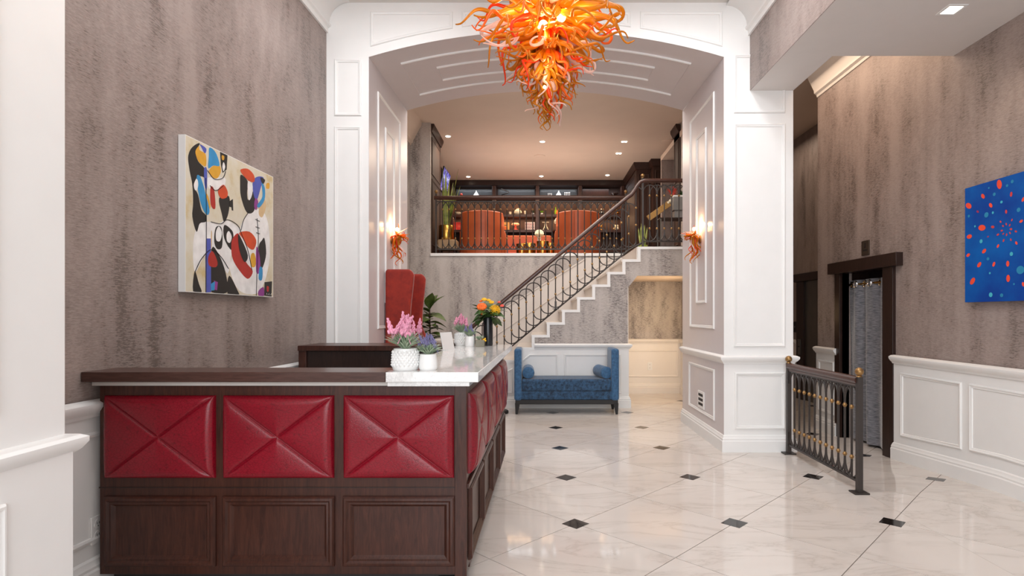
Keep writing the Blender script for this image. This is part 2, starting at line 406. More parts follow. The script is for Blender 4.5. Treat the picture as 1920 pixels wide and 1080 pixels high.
vv += [(x, y, z+.03) for x, y, z in vv]; n = NSEG*2+2
fs = []
for i in range(NSEG): fs += [(2*i, 2*i+1, 2*i+3, 2*i+2), (n+2*i, n+2*i+2, n+2*i+3, n+2*i+1)]
for i in range(NSEG): fs += [(2*i, 2*i+2, n+2*i+2, n+2*i), (2*i+1, n+2*i+1, n+2*i+3, 2*i+3)]
part('arch_soffit', B().add(vv, fs), 'jamb', arch)
part('jamb_panel', B().box(PX0-.02, PX0+.003, PY0+.003, PY1+.002, 0, 4.22), 'jamb', arch)
part('jamb_panel', B().box(PX1-.003, PX1+.02, PY0+.003, PY1+.002, 0, 4.22), 'jamb', arch)
for sgn, X in ((1, PX0+.003), (-1, PX1-.003)):
    for y0, y1, z0, z1 in ((6.27, 7.27, 1.29, 3.94), (6.57, 6.98, 1.587, 3.64), (6.26, 7.32, .27, .84)):
        part('panel_moulding', B().frame((X, 0, 0), (0, 1, 0), (0, 0, 1), (sgn, 0, 0), [(y0, z0), (y1, z0), (y1, z1), (y0, z1)]), 'white', arch)
for y, hw in ((6.285, 1.62), (6.585, 1.275), (6.96, 1.27), (7.255, 1.62)):
    pth = [(.07-hw+2*hw*i/20, y, arc_z(.07-hw+2*hw*i/20, y)-.004) for i in range(21)]
    part('panel_moulding', B().tube(pth, .015, 6), 'white', arch)
for sx in (-1, 1):
    for hw, ya, yb in ((1.62, 6.285, 7.255), (1.27, 6.585, 6.96)):
        x = .07+sx*hw; part('panel_moulding', B().tube([(x, ya+(yb-ya)*i/4, arc_z(x, ya+(yb-ya)*i/4)+.002) for i in range(5)], .008, 6), 'jamb', arch)
F = ((0, PY0, 0), (1, 0, 0), (0, 0, 1), (0, -1, 0))
def rect(x0, x1, z0, z1): return [(x0, z0), (x1, z0), (x1, z1), (x0, z1)]
for r in (rect(-2.17, -1.885, 1.11, 3.44), rect(-2.17, -1.885, 3.55, 4.15), rect(2.05, 2.595, 1.11, 3.47), rect(2.05, 2.595, 3.58, 4.2), rect(2.06, 2.595, .24, .84), rect(-2.17, -1.885, .24, .84)):
    part('panel_moulding', B().frame(*F, r), 'white', arch)
def spandrel(x0, x1):
    k_ = 8; return [(x0, 4.655), (x1, 4.655)]+[(x1+(x0-x1)*i/k_, arc_z(x1+(x0-x1)*i/k_, PY0)+.10) for i in range(k_+1)]
for x0, x1 in ((-1.79, -.92), (-.82, .96), (1.06, 1.93)):
    part('panel_moulding', B().frame(*F, spandrel(x0, x1)), 'white', arch)
for pth in ([(-2.3, PY0, 0), (PX0, PY0, 0), (PX0, PY1, 0)], [(PX1, PY1, 0), (PX1, PY0, 0), (2.68, PY0, 0), (2.68, PY1, 0)]):
    part('chair_rail', B().sweep([(x, y, 1.016) for x, y, z in pth], RAIL, -1), 'white', arch)
    part('base_moulding', B().sweep(pth, BASE, -1), 'white', arch)

# dropped soffit over the right side, corridor and right wall
SX = 2.228
sof = st('wall_soffit', B().box(SX, 3.95, -4, 5.155, 3.82, 4.75).box(SX, 2.68, 5.155, PY0, 3.82, 4.75), 'soffit', smooth=0)
part('wallpaper_face', B().box(SX-.006, SX, -4, PY0-.001, 3.82, 4.43), 'paper', sof)
st('trim_3', B().sweep([(SX-.006, -4, 4.40), (SX-.006, PY0, 4.40)], COVE, 1), 'white')
RW = 3.79
b = B(); b.box(RW, RW+.12, -4, 6.17, -.12, 4.75); b.box(RW, RW+.12, 7.05, 7.67, -.12, 4.75); b.box(RW, RW+.12, 6.17, 7.05, 1.97, 4.75)
wr = st('wall_right', b, 'paper', smooth=0)
def rrail(y0, y1, zf, base=True):
    part('wainscot', B().prism([(y0, zf(y0)), (y1, zf(y1)), (y1, .99), (4.6 if y0 < 4.6 < y1 else (y0+y1)/2, .99), (y0, .99)] if not y0 < 4.6 < y1 else
         [(y0, 0), (4.6, 0), (y1, zf(y1)), (y1, .99), (y0, .99)], 'x', RW-.022, RW), 'white', wr)
    part('chair_rail', B().sweep([(RW-.022, y0, 1.018), (RW-.022, y1, 1.018)], RAIL, 1), 'white', wr)
rrail(-4, 6.0, ramp_z); rrail(7.13, 7.67, ramp_z)
st('baseboard_right', B().sweep([(RW-.022, -4, 0), (RW-.022, 4.6, 0), (RW-.022, 6.0, ramp_z(6.0))], BASE, 1), 'white')
st('baseboard_right', B().sweep([(RW-.022, 7.13, -.09), (RW-.022, 7.67, -.09)], BASE, 1), 'white')
FR = ((RW-.022, 0, 0), (0, 1, 0), (0, 0, 1), (-1, 0, 0))
for p in ([(5.87, .18), (5.02, .246), (5.02, .845), (5.87, .845)], [(4.93, .255), (4.6, .275), (3.95, .275), (3.95, .845), (4.93, .845)], [(3.85, .275), (2.9, .275), (2.9, .845), (3.85, .845)], [(7.2, .16), (7.6, .16), (7.6, .845), (7.2, .845)]):
    part('panel_moulding', B().frame(*FR, p), 'white', wr)
CROWN = [(0, 0), (.012, 0), (.02, .03), (.05, .05), (.055, .09), (.13, .24), (.14, .28), (.14, .34), (0, .34)]
st('trim_4', B().sweep([(RW, 5.2, 4.41), (RW, 7.67, 4.41)], CROWN, 1), 'cream')
b = B(); b.box(4.8, 4.9, 7.67, 12.1, -.2, 4.75); b.box(RW+.001, 4.8, 7.55, 7.67, -.2, 4.75)
wrec = st('wall_recess', b, 'paper', smooth=0)
part('wainscot', B().box(4.78, 4.8, 10.5, 12, -.1, .97), 'cream', wrec)
part('chair_rail', B().sweep([(4.78, 10.5, .98), (4.78, 12, .98)], RAIL, 1), 'cream', wrec)
st('wall_corridor_end', B().box(2.6, 4.9, 12, 12.1, -.2, 4.75), 'paper')
st('ceiling', B().box(2.6, 4.9, 5.155, 12.1, 4.75, 4.85), 'taupe_ceil')
st('wall_partition', B().box(2.62, 2.68, 7.67, 10.45, -.12, 5.0).box(2.62, 2.68, 10.45, 12.0, -.12, 2.39), 'paper_grey')
# door frame with a curtain, and a far steel door
d1 = root('door_1', None, None, (RW, 6.6, -.08)); d1['kind'] = 'structure'
for y0, y1 in ((5.99, 6.17), (7.05, 7.17)):
    part('jamb', B().box(RW-.035, RW+.09, y0, y1, -.13, 1.97), 'wood_dark', d1, bevel=.004)
part('header', B().box(RW-.075, RW+.18, 5.87, 7.27, 1.965, 2.105), 'wood_dark', d1, bevel=.004)
st('wall_closet', B().box(RW+.5, RW+.56, 5.7, 7.4, -.13, 2.3).box(RW+.12, RW+.5, 5.7, 5.76, -.13, 2.3).box(RW+.12, RW+.5, 7.34, 7.4, -.13, 2.3), 'wood_dark', smooth=0)
d2 = root('door_2', None, None, (4.8, 10.0, -.1)); d2['kind'] = 'structure'
part('jamb', B().box(4.74, 4.82, 10.12, 10.4, -.13, 2.05), 'wood_dark', d2, bevel=.004)
part('jamb', B().box(4.74, 4.82, 9.0, 9.15, -.13, 2.05), 'wood_dark', d2, bevel=.004)
part('header', B().box(4.70, 4.82, 8.9, 10.5, 2.05, 2.19), 'wood_dark', d2, bevel=.004)
part('door_leaf', B().box(4.775, 4.805, 9.15, 10.12, -.13, 2.05), 'steel', d2)

# ---------------------------------------------------------------- back zone: stairs, mezzanine walls
BY, MY = 8.79, 10.4
st('wall_back_left', B().box(-2.5, -2.39, PY1, 15.4, 0, 5.0), 'paper_grey')
st('ceiling', B().box(-2.5, 3.1, PY1, 15.4, 5.0, 5.1), 'taupe_ceil')
CR2 = [(0, 0), (.012, 0), (.015, .03), (.05, .06), (.05, .09), (.2, .36), (.21, .42), (0, .42)]
st('trim_5', B().sweep([(-2.39, PY1, 4.58), (-2.39, MY, 4.58)], CR2, -1), 'taupe_ceil')
wb = st('wall_mezzanine', B().box(-2.39, 2.62, MY, MY+.12, 0, 2.53), 'paper_grey')
part('wainscot', B().box(-2.39, 2.62, MY-.02, MY, 0, .97), 'cream', wb)
part('chair_rail', B().sweep([(-2.39, MY-.02, 1.0), (-1.25, MY-.02, 1.0)], RAIL, -1), 'cream', wb)
part('chair_rail', B().sweep([(1.0, MY-.02, 1.0), (2.62, MY-.02, 1.0)], RAIL, -1), 'cream', wb)
part('panel_moulding', B().frame((0, MY-.02, 0), (1, 0, 0), (0, 0, 1), (0, -1, 0), rect(1.55, 2.56, .30, .80)), 'cream', wb)
part('base_moulding', B().sweep([(1.0, MY-.02, 0), (2.6, MY-.02, 0), (2.6, BY, 0)], BASE, -1), 'cream', wb)
part('chair_rail', B().sweep([(2.6, MY-.02, 1.0), (2.6, BY, 1.0)], RAIL, -1), 'cream', wb)
part('wainscot', B().box(2.6, 2.62, BY, MY, 0, .97), 'cream', wb)
st('trim_6', B().box(-2.02, 1.54, MY-.03, MY+.16, 2.531, 2.585), 'white', bevel=.006)
st('floor_mezzanine', B().box(-2.39, 3.0, MY+.12, 15.3, 2.4, 2.525), 'wood_dark')
pts = [(-2.39, 2.531), (-2.02, 2.531), (-2.02, 5.0), (-2.27, 5.0)]+[(-2.39+.12*(1-math.sin(a)), 4.72+.28*math.cos(a)) for a in [pi/2*i/5 for i in range(1, 6)]]
st('wall_pier', B().prism(pts, 'y', MY, MY+.06), 'paper_grey', smooth=0)
wp = st('wall_wood_left', B().box(-2.39, -2.025, MY+.06, 11.5, 2.5, 4.98).box(-2.39, -2.37, 11.5, 15.0, 2.5, 5), 'wood_wall', smooth=0)
for z0, z1 in ((2.75, 4.0), (4.08, 4.78)):
    part('panel_moulding', B().frame((-2.025, 0, 0), (0, 1, 0), (0, 0, 1), (1, 0, 0), [(MY+.14, z0), (11.42, z0), (11.42, z1), (MY+.14, z1)]), 'wood_wall', wp)
part('cornice', B().sweep([(-2.025, MY+.06, 4.86), (-2.025, 11.5, 4.86)], [(0, 0), (.02, 0), (.06, .1), (.06, .14), (0, .14)], -1), 'wood_wall', wp)
ww = st('wall_wood_right', B().box(2.6, 3.0, 10.46, 10.9, 2.4, 4.98).box(2.89, 3.0, 10.9, 12.87, 2.4, 5).box(2.6, 3.0, 12.87, 13.2, 2.4, 5).box(2.26, 3.0, 13.16, 15.3, 2.4, 5), 'wood_wall', smooth=0)
CN = [(0, 0), (.02, 0), (.07, .1), (.07, .15), (0, .15)]
for pth in ([(2.6, 10.9, 4.85), (2.6, 10.46, 4.85)], [(2.89, 12.87, 4.85), (2.89, 10.9, 4.85)], [(2.26, 15, 4.85), (2.26, 13.16, 4.85), (2.6, 13.16, 4.85), (2.6, 12.87, 4.85), (2.89, 12.87, 4.85)]):
    part('cornice', B().sweep(pth, CN, -1), 'wood_wall', ww)
for org, u, nr, r in (((2.6, 0, 0), (0, 1, 0), (-1, 0, 0), rect(10.52, 10.84, 3.95, 4.75)), ((2.6, 0, 0), (0, 1, 0), (-1, 0, 0), rect(10.52, 10.84, 2.75, 3.85)),
                      ((2.89, 0, 0), (0, 1, 0), (-1, 0, 0), rect(11.0, 11.8, 2.8, 4.75)), ((2.89, 0, 0), (0, 1, 0), (-1, 0, 0), rect(11.9, 12.8, 2.8, 4.75)),
                      ((0, 12.87, 0), (1, 0, 0), (0, -1, 0), rect(2.64, 2.86, 2.8, 4.75)), ((0, 13.16, 0), (1, 0, 0), (0, -1, 0), rect(2.3, 2.56, 2.8, 4.75)), ((2.26, 0, 0), (0, 1, 0), (-1, 0, 0), rect(13.3, 14.7, 2.8, 4.75))):
    part('panel_moulding', B().frame(org, u, (0, 0, 1), nr, r), 'wood_wall', ww)
st('wall_back', B().box(-2.5, 3.1, 15.25, 15.35, 2.4, 5), 'wood_dark')

# staircase
RUN, RISE, X0, Z0 = .236, .1965, 1.539, 2.51
SX_ = lambda k_: X0-RUN*k_
SZ_ = lambda k_: Z0-RISE*k_
stair = root('staircase', 'straight marble staircase rising to the bar behind the blue bench', 'staircase', (0, BY, 0))
for k_ in range(1, 13):
    b = B(); b.box(SX_(k_), SX_(k_-1), BY+.03, MY-.02, max(0.0, SZ_(k_)-RISE), SZ_(k_)-.03); b.box(SX_(k_)-.025, SX_(k_-1), BY+.03, MY-.02, SZ_(k_)-.03, SZ_(k_))
    part('step', b, 'beige', stair, smooth=0)
part('landing', B().box(X0-.02, 2.62, BY+.03, MY, SZ_(0)-.2, SZ_(0)), 'beige', stair)
pts = [(1.375, 1.0), (1.375, 1.866), (1.525, 2.058), (2.62, 2.058), (2.62, SZ_(0)-.03)]
for k_ in range(0, 8):
    x0 = SX_(k_)
    pts += [(x0+.03, SZ_(k_)-.03), (x0+.03, SZ_(k_+1)-.03)] if k_ < 7 else [(x0+.03, SZ_(k_)-.03), (x0+.03, 1.0)]
part('side_wall', B().prism(pts, 'y', BY, BY+.03), 'paper_grey', stair, smooth=0)
pts = [(1.39, 0), (1.39, .97), (SX_(7)+.02, .97), (SX_(7)+.02, SZ_(8)-.03)]
for k_ in range(8, 13):
    pts += [(SX_(k_)+.03, SZ_(k_)-.03), (SX_(k_)+.03, SZ_(k_+1)-.03)] if k_ < 12 else [(SX_(k_), SZ_(k_)-.03), (SX_(k_), 0)]
part('wainscot', B().prism(pts, 'y', BY-.015, BY+.03), 'white', stair, smooth=0)
part('alcove_wall', B().box(1.345, 1.39, BY+.03, MY-.02, 0, 2.06), 'cream', stair)
part('alcove_ceiling', B().box(1.35, 2.62, BY+.03, MY-.02, 2.058, 2.3), 'taupe_ceil', stair)
part('chair_rail', B().sweep([(SX_(7)+.03, BY-.015, .995), (1.39, BY-.015, .995), (1.39, BY+.2, .995)], RAIL, -1), 'white', stair)
part('base_moulding', B().sweep([(-1.2, BY-.015, 0), (1.39, BY-.015, 0), (1.39, MY-.02, 0)], BASE, -1), 'white', stair)
for p in ([(-.30, .22), (.285, .22), (.285, .835), (-.16, .835), (-.30, .72)], rect(.38, 1.27, .22, .835), [(-.95, .22), (-.42, .22), (-.42, .62), (-.56, .55)]):
    part('panel_moulding', B().frame((0, BY-.015, 0), (1, 0, 0), (0, 0, 1), (0, -1, 0), p), 'white', stair)
for k_ in range(0, 13):
    x1 = 2.62 if k_ == 0 else SX_(k_-1)+.035
    zb = SZ_(k_+1) if k_ < 12 else 0.0
    pts = [(SX_(k_)-.012, zb), (SX_(k_)+.033, zb), (SX_(k_)+.033, SZ_(k_)-.04), (x1, SZ_(k_)-.04), (x1, SZ_(k_)), (SX_(k_)-.012, SZ_(k_))]
    part('edge_trim', B().prism(pts, 'y', BY-.02, BY+.04), 'white', stair, smooth=0)
# raked dado along the mezzanine wall
pts = [(-1.3, 0), (-1.3, 1.18), (.85, 2.50), (X0, 2.50), (X0, 0)]
part('raked_dado', B().prism(pts, 'y', MY-.04, MY-.021), 'beige', stair, smooth=0)
for z in (0, .42):
    part('raked_moulding', B().tube([(-1.3, MY-.045, 1.16-z), (.85+z*1.1, MY-.045, 2.48)], .014, 6), 'beige', stair)
# ---------------------------------------------------------------- reception desk
KX = lambda y: -.386+.016*(y-2.95)               # side face line of the desk
desk = root('reception_desk', 'L-shaped dark walnut reception desk with red quilted leather panels', 'reception desk', (-1.3, 2.95, 0))
KY1 = 5.38
part('front_body', B().box(-2.307, -.386, 2.95, 3.10, .088, 1.10), 'wood', desk, bevel=.003)
part('side_body', B().prism([(-.386, 3.101), (KX(KY1), KY1), (KX(KY1)-.16, KY1), (-.546, 3.101)], 'z', .06, 1.10), 'wood', desk, smooth=0)
part('toe_kick', B().box(-2.27, -.45, 3.0, 3.08, 0, .088).prism([(-.44, 3.0), (KX(KY1)-.04, KY1-.03), (KX(KY1)-.14, KY1-.03), (-.54, 3.0)], 'z', 0, .06), 'matte_black', desk, smooth=0)
part('belt_line', B().box(-2.309, -.384, 2.947, 2.951, .541, .547), 'wood_dark', desk)
part('corner_post', B().box(-.445, -.383, 2.944, 2.98, .02, 1.098), 'wood', desk, bevel=.002)
FD = ((0, 2.95, 0), (1, 0, 0), (0, 0, 1), (0, -1, 0))
def pad(w, h, d=.042, n=26, m=22):
    """buttonless leather pad: four flat triangles meeting in an X of stitched creases, rolled edges"""
    b = B(); ring = []
    cs = [(-1, -1), (1, -1), (1, 1), (-1, 1)]
    for q in range(4):
        for i in range(n):
            t = i/n; t = .5-.5*math.cos(pi*t)
            ring.append((cs[q][0]+(cs[(q+1) % 4][0]-cs[q][0])*t, cs[q][1]+(cs[(q+1) % 4][1]-cs[q][1])*t))
    N = len(ring); vs_ = []; dw = w*h/(2*math.hypot(w, h))*2
    for j in range(m+1):
        r = (j+.02)/(m+.02); r = 1-(1-r)**1.5
        for s_, t_ in ring:
            s, t = s_*r, t_*r
            e = min((1-abs(s))*w/2, (1-abs(t))*h/2)
            dd = min(abs(s-t), abs(s+t))*dw*.5
            z = math.sqrt(max(0, 1-(1-min(1, e/.045))**2))
            puff = .70+.30*(1-math.exp(-(dd/.045)))
            groove = 1-.30*math.exp(-(dd/.007)**2)*min(1, e/.02)
            vs_.append((s*w/2, -d*z*puff*groove, t*h/2))
    f = [(j*N+i, j*N+(i+1) % N, (j+1)*N+(i+1) % N, (j+1)*N+i) for j in range(m) for i in range(N)]+[tuple(range(N))]
    vs_ += [(x, .004, z) for x, y, z in vs_[m*N:]]
    f += [(m*N+i, m*N+(i+1) % N, (m+1)*N+(i+1) % N, (m+1)*N+i) for i in range(N)]
    return b.add(vs_, f)
PADM = pad(.578, .432).mesh('padded_panel', 'leather', 60)
WPROF = ((0, 0), (0, .012), (.008, .022), (.02, .024), (.03, .014), (.04, .016), (.05, .006), (.055, 0))
def desk_panel(x0, x1, z0, z1, rt):
    part('lower_panel', B().frame(*FD, rect(x0, x1, z0, z1), WPROF), 'wood', rt)
for xc in (-1.985, -1.365, -.737):
    o = link('padded_panel', PADM, desk, (xc+1.3, -.004, .812)); desk_panel(xc-.292, xc+.292, .135, .50, desk)
# side: four leather panels and four wood frames in line with the slightly angled side
ang = math.atan(.016); U = Vector((math.sin(ang), math.cos(ang), 0)); NR = Vector((math.cos(ang), -math.sin(ang), 0)); O = Vector((-.386, 2.95, 0))
PADS = pad(.535, .432, .05).mesh('side_padded_panel', 'leather', 60)
for i in range(4):
    m = .04+.30+i*.585
    o = link('padded_panel', PADS, desk); c = O+U*m+NR*.002
    o.location = (c.x+1.3, c.y-2.95, .812); o.rotation_euler = (0, 0, pi/2-ang)
    a0 = m-.275; part('lower_panel', B().frame(O+NR*.001, U, (0, 0, 1), NR, rect(a0, a0+.55, .135, .525), WPROF), 'wood', desk)
part('side_rail', B().prism([(-.384, 2.96), (KX(KY1)+.001, KY1), (KX(KY1)+.012, KY1), (-.372, 2.96)], 'z', .535, .56), 'wood', desk, smooth=0)
part('top_rail', B().box(-2.35, -.79, 2.88, 3.13, 1.104, 1.156), 'wood_x', desk, bevel=.004)
part('stone_strip', B().box(-2.32, -.37, 2.915, 2.96, 1.082, 1.104), 'strip', desk)
part('quartz_top', B().prism([(-.784, 2.86), (-.312, 2.86), (-.312+.016*2.64, 5.5), (-.80, 5.5), (-.80, 3.6)], 'z', 1.106, 1.157), 'quartz', desk, bevel=.003)
part('quartz_lower_edge', B().prism([(-.78, 2.88), (-.36, 2.88), (-.36+.016*2.5, 5.4), (-.62, 5.4), (-.62, 3.0), (-.78, 3.0)], 'z', 1.083, 1.106), 'quartz', desk, bevel=.002)
part('inner_shelf', B().box(-2.25, -.56, 3.1, 3.5, .70, .74).box(-1.0, -.56, 3.5, 5.0, .70, .74), 'wood_dark', desk)
cred = root('back_credenza', 'dark walnut back counter along the white column behind the desk', 'counter', (-1.5, 5.3, 0))
part('body', B().box(-2.10, -.82, 5.08, 5.5, .05, 1.12), 'wood_dark', cred)
part('top', B().box(-2.17, -.81, 5.04, 5.54, 1.125, 1.172), 'wood', cred, bevel=.004)
part('end_panel', B().box(-2.17, -2.10, 5.06, 5.52, 0, 1.165), 'wood', cred, bevel=.003)
part('plinth', B().box(-2.1, -.84, 5.14, 5.46, 0, .06), 'matte_black', cred)
st_ = root('pedestal_stand', 'small black round pedestal stand past the far end of the desk', 'stand', (-.62, 8.3, 0))
part('base_disc', B().lathe([(.0, 0), (.16, 0), (.16, .03), (.14, .045), (0, .05)], (-.62, 8.3, 0)), 'matte_black', st_)
part('pole', B().lathe([(.018, .04), (.018, .62)], (-.62, 8.3, 0), 12), 'matte_black', st_)
part('top_disc', B().lathe([(0, .60), (.12, .60), (.13, .615), (.12, .63), (0, .63)], (-.62, 8.3, 0)), 'matte_black', st_)

# ---------------------------------------------------------------- potted lavender and flowers on the desk
def spike(h, r, n=26):
    b = B(); b.tube([(0, 0, -.05), (0, 0, h*.9)], r*.12, 5)
    for i in range(n):
        t = i/n; a = i*2.4; rr = r*(1-.75*t)*(.75+.3*math.sin(t*20))
        b.ball((rr*.6*math.cos(a), rr*.6*math.sin(a), h*t), r*.42*(1-.55*t), (1, 1, 1.5), 5)
    return b
SPK = spike(.085, .021).mesh('pink_spike', 'pink'); SPL = spike(.055, .014, 20).mesh('lilac_spike', 'lilac')
def tuft(n, h, spread, w, seed, curl=.5):
    R = random.Random(seed); b = B()
    for i in range(n):
        a = R.uniform(0, 2*pi); s = spread*R.uniform(.2, 1); L = h*R.uniform(.55, 1); pts = []
        for q in range(6):
            t = q/5; out = s*(t**1.4); z = L*t*(1-.35*curl*t*(s/spread))
            pts.append((Vector((math.cos(a)*out, math.sin(a)*out, z)), w*(math.sin(pi*min(1, .18+.8*t))+.05)))
        sd = Vector((-math.sin(a), math.cos(a), 0)); vs_ = []
        for p, ww_ in pts: vs_ += [p-sd*ww_, p+Vector((0, 0, ww_*.5)), p+sd*ww_]
        f = [(3*q+j, 3*q+j+1, 3*q+j+4, 3*q+j+3) for q in range(5) for j in range(2)]
        b.add(vs_, f)
    return b
def lavender(name, lab, x, y, z, pot, spk, nsp, leafh, spread, seed, top, sc=1.0, patterned=False):
    r = root(name, lab, 'plant', (x, y, z)); r['group'] = 'potted lavender on the desk'
    pr = [(0, 0), (pot[0]*.86, 0), (pot[0]*.95, .006), (pot[0], pot[1]*.2), (pot[0]*.97, pot[1]*.6), (pot[0]*.88, pot[1]*.98), (pot[0]*.83, pot[1]), (pot[0]*.8, pot[1]*.95), (0, pot[1]*.9)]
    p = mk('pot', B().lathe(pr, n=32), 'ceramic', r)
    if patterned:
        b = B(); nr_, nc = 6, 22
        for i in range(nr_):
            for j in range(nc):
                a = 2*pi*(j+.5*(i % 2))/nc; zz = pot[1]*(.26+.115*i); rr = pot[0]*(1.0-.10*max(0, (zz/pot[1]-.2)))
                c = Vector((rr*math.cos(a), rr*math.sin(a), zz)); t = Vector((-math.sin(a), math.cos(a), 0)); o = Vector((math.cos(a), math.sin(a), 0)); hh = pot[1]*.105; w_ = pi*rr/nc*.95
                b.add([c-t*w_, c-Vector((0, 0, hh)), c+t*w_, c+Vector((0, 0, hh)), c+o*.008], [(0, 1, 4), (1, 2, 4), (2, 3, 4), (3, 0, 4)])
        mk('relief', b, 'ceramic', p, smooth=0)
    mk('foliage', tuft(230, leafh, spread*1.15, .0056*sc, seed, .75), 'sage', r, loc=(0, 0, pot[1]*.85), kind='stuff')
    R = random.Random(seed+1)
    for i in range(nsp):
        a = 2*pi*i/nsp+R.uniform(-.3, .3); q = spread*(.2 if i % 3 == 0 else .62)*R.uniform(.7, 1.15)
        o = link('flower_spike', spk, r, (q*math.cos(a), q*math.sin(a), pot[1]+top*R.uniform(.62, 1)*(1-.25*(q/spread))))
        o.rotation_euler = (-.5*math.sin(a)*q/spread*1.6, .5*math.cos(a)*q/spread*1.6, R.uniform(0, 6)); o.scale = [sc*R.uniform(.9, 1.15)]*3
    return r
lavender('potted_lavender', 'pink lavender in the large diamond-textured white pot at the quartz front edge', -.712, 2.985, 1.157, (.07, .115), SPK, 13, .13, .105, 3, .115, 1, True)
lavender('potted_lavender', 'small purple lavender in a smooth white pot beside the diamond-textured pot', -.592, 2.985, 1.157, (.049, .085), SPL, 11, .085, .07, 5, .07, .9)
lavender('potted_lavender', 'pink lavender in a white pot behind the far small white pot, near the black vase', -.745, 5.36, 1.157, (.066, .125), SPK, 8, .12, .09, 8, .125, 1, True)
lavender('potted_lavender', 'purple lavender in a small plain white pot before the black vase', -.645, 5.2, 1.157, (.046, .095), SPL, 8, .10, .07, 9, .08, .9)
b = B().box(-.026, .026, -.0025, .0025, 0, .001)
sg = root('card_holder', 'white tilted card in a holder on the quartz top between the lavender pairs', 'sign', (-.76, 4.72, 1.157), 1.2)
mk('card', B().add([(-.09, 0, .0), (.09, 0, .0), (.09, .03, .145), (-.09, .03, .145), (-.09, .006, 0), (.09, .006, 0), (.09, .036, .145), (-.09, .036, .145)], [(0, 1, 2, 3), (5, 4, 7, 6), (0, 4, 5, 1), (3, 2, 6, 7), (1, 5, 6, 2), (0, 3, 7, 4)]), 'acrylic', sg, smooth=0)
mk('foot', B().box(-.09, .09, -.005, .05, 0, .005), 'acrylic', sg)
vz = root('black_vase', 'tall black cylinder vase holding orange flowers at the far end of the desk', 'vase', (-.49, 5.33, 1.157))
mk('body', B().lathe([(0, 0), (.043, 0), (.046, .01), (.046, .26), (.043, .268), (.04, .26), (.04, .05), (0, .04)], n=28), 'black', vz)
bq = root('flower_bouquet', 'bouquet of orange and yellow flowers with broad green leaves in the black vase', 'flowers', (-.49, 5.33, 1.41))
def leafblade(L, w, bend, fold=.25):
    b = B(); vs_ = []; n = 8
    for i in range(n+1):
        t = i/n; ww_ = w*math.sin(pi*t**.8)+.001; z = bend*L*t*t
        vs_ += [(L*t, -ww_, z+fold*ww_), (L*t, 0, z), (L*t, ww_, z+fold*ww_)]
    return b.add(vs_, [(3*i+j, 3*i+j+1, 3*i+j+4, 3*i+j+3) for i in range(n) for j in range(2)])
LB = leafblade(.13, .036, -.35).mesh('leaf', 'leaf')
R = random.Random(4)
for i in range(36):
    a = i*2.4; e = R.uniform(-.35, 1.0)
    o = link('leaf', LB, bq, (.025*math.cos(a), .025*math.sin(a), R.uniform(-.01, .09))); o.rotation_euler = (R.uniform(-.5, .5), -e, a); o.scale = [R.uniform(.9, 1.3)]*3
mk('stems', B().tube([(0, 0, -.18), (.01, 0, .04)], .008, 6).tube([(.01, 0, -.18), (-.05, -.02, .06)], .006, 6).tube([(0, .01, -.18), (.06, -.02, .05)], .006, 6), 'leaf', bq)
def bloom(r, layers, mat):
    b = B()
    for l in range(layers):
        n = 6+2*l; rr = r*(.35+.65*(l+1)/layers)
        for i in range(n):
            a = 2*pi*(i+.5*l)/n; c = (rr*.55*math.cos(a), rr*.55*math.sin(a), r*(.75-.55*l/layers)); b.ball(c, rr*.42, (1, 1, .8), 6)
    b.ball((0, 0, r*.5), r*.55, (1, 1, 1), 8)
    return b.mesh('bloom', mat)
def pin(r):
    b = B(); b.ball((0, 0, 0), r*.6)
    for i in range(70):
        t = math.acos(1-1.3*(i+.5)/70); a = i*2.4; d = Vector((math.sin(t)*math.cos(a), math.sin(t)*math.sin(a), math.cos(t)))
        b.tube([d*r*.5, d*r], r*.045, 4); b.ball(d*r, r*.075, n=5)
    return b.mesh('pincushion', 'yellow_petal')
for mname, r_, loc, rx in ((bloom(.052, 3, 'orange_petal'), 0, (-.052, -.055, .10), .7), (bloom(.03, 2, 'yellow_petal'), 0, (-.035, -.01, .17), .3), (bloom(.028, 2, 'yellow_petal'), 0, (.035, -.02, .145), .4), (bloom(.025, 2, 'yellow_petal'), 0, (.005, 0, .165), .2),
                           (pin(.052), 0, (.068, -.06, .08), 1.0), (bloom(.022, 2, 'coral_petal'), 0, (.135, -.02, .115), .4), (bloom(.018, 2, 'coral_petal'), 0, (.105, 0, .15), .2), (bloom(.018, 2, 'orange_petal'), 0, (-.07, .02, .16), .2), (bloom(.03, 2, 'orange_petal'), 0, (-.045, -.065, .055), 1.0)):
    o = link('flower', mname, bq, loc); o.rotation_euler = (rx, 0, 0)
cu = root('glass_cube_planter', 'square smoky glass planter of succulent and tiny yellow flowers beside the black vase', 'planter', (-.545, 5.16, 1.157))
gl = plain('smoky_glass', '#8b8671', .15, 0, Transmission_Weight=.35)
mk('cube', B().box(-.042, .042, -.042, .042, 0, .062), gl, cu, bevel=.004)
mk('succulent', tuft(40, .06, .055, .007, 12, 1.1), 'sage', cu, loc=(-.012, 0, .058), kind='stuff')
mk('flower', B().ball((0, 0, 0), .011).ball((.016, -.005, -.006), .009).ball((.012, 0, .012), .008), 'yellow_petal', cu, loc=(.034, -.02, .062))

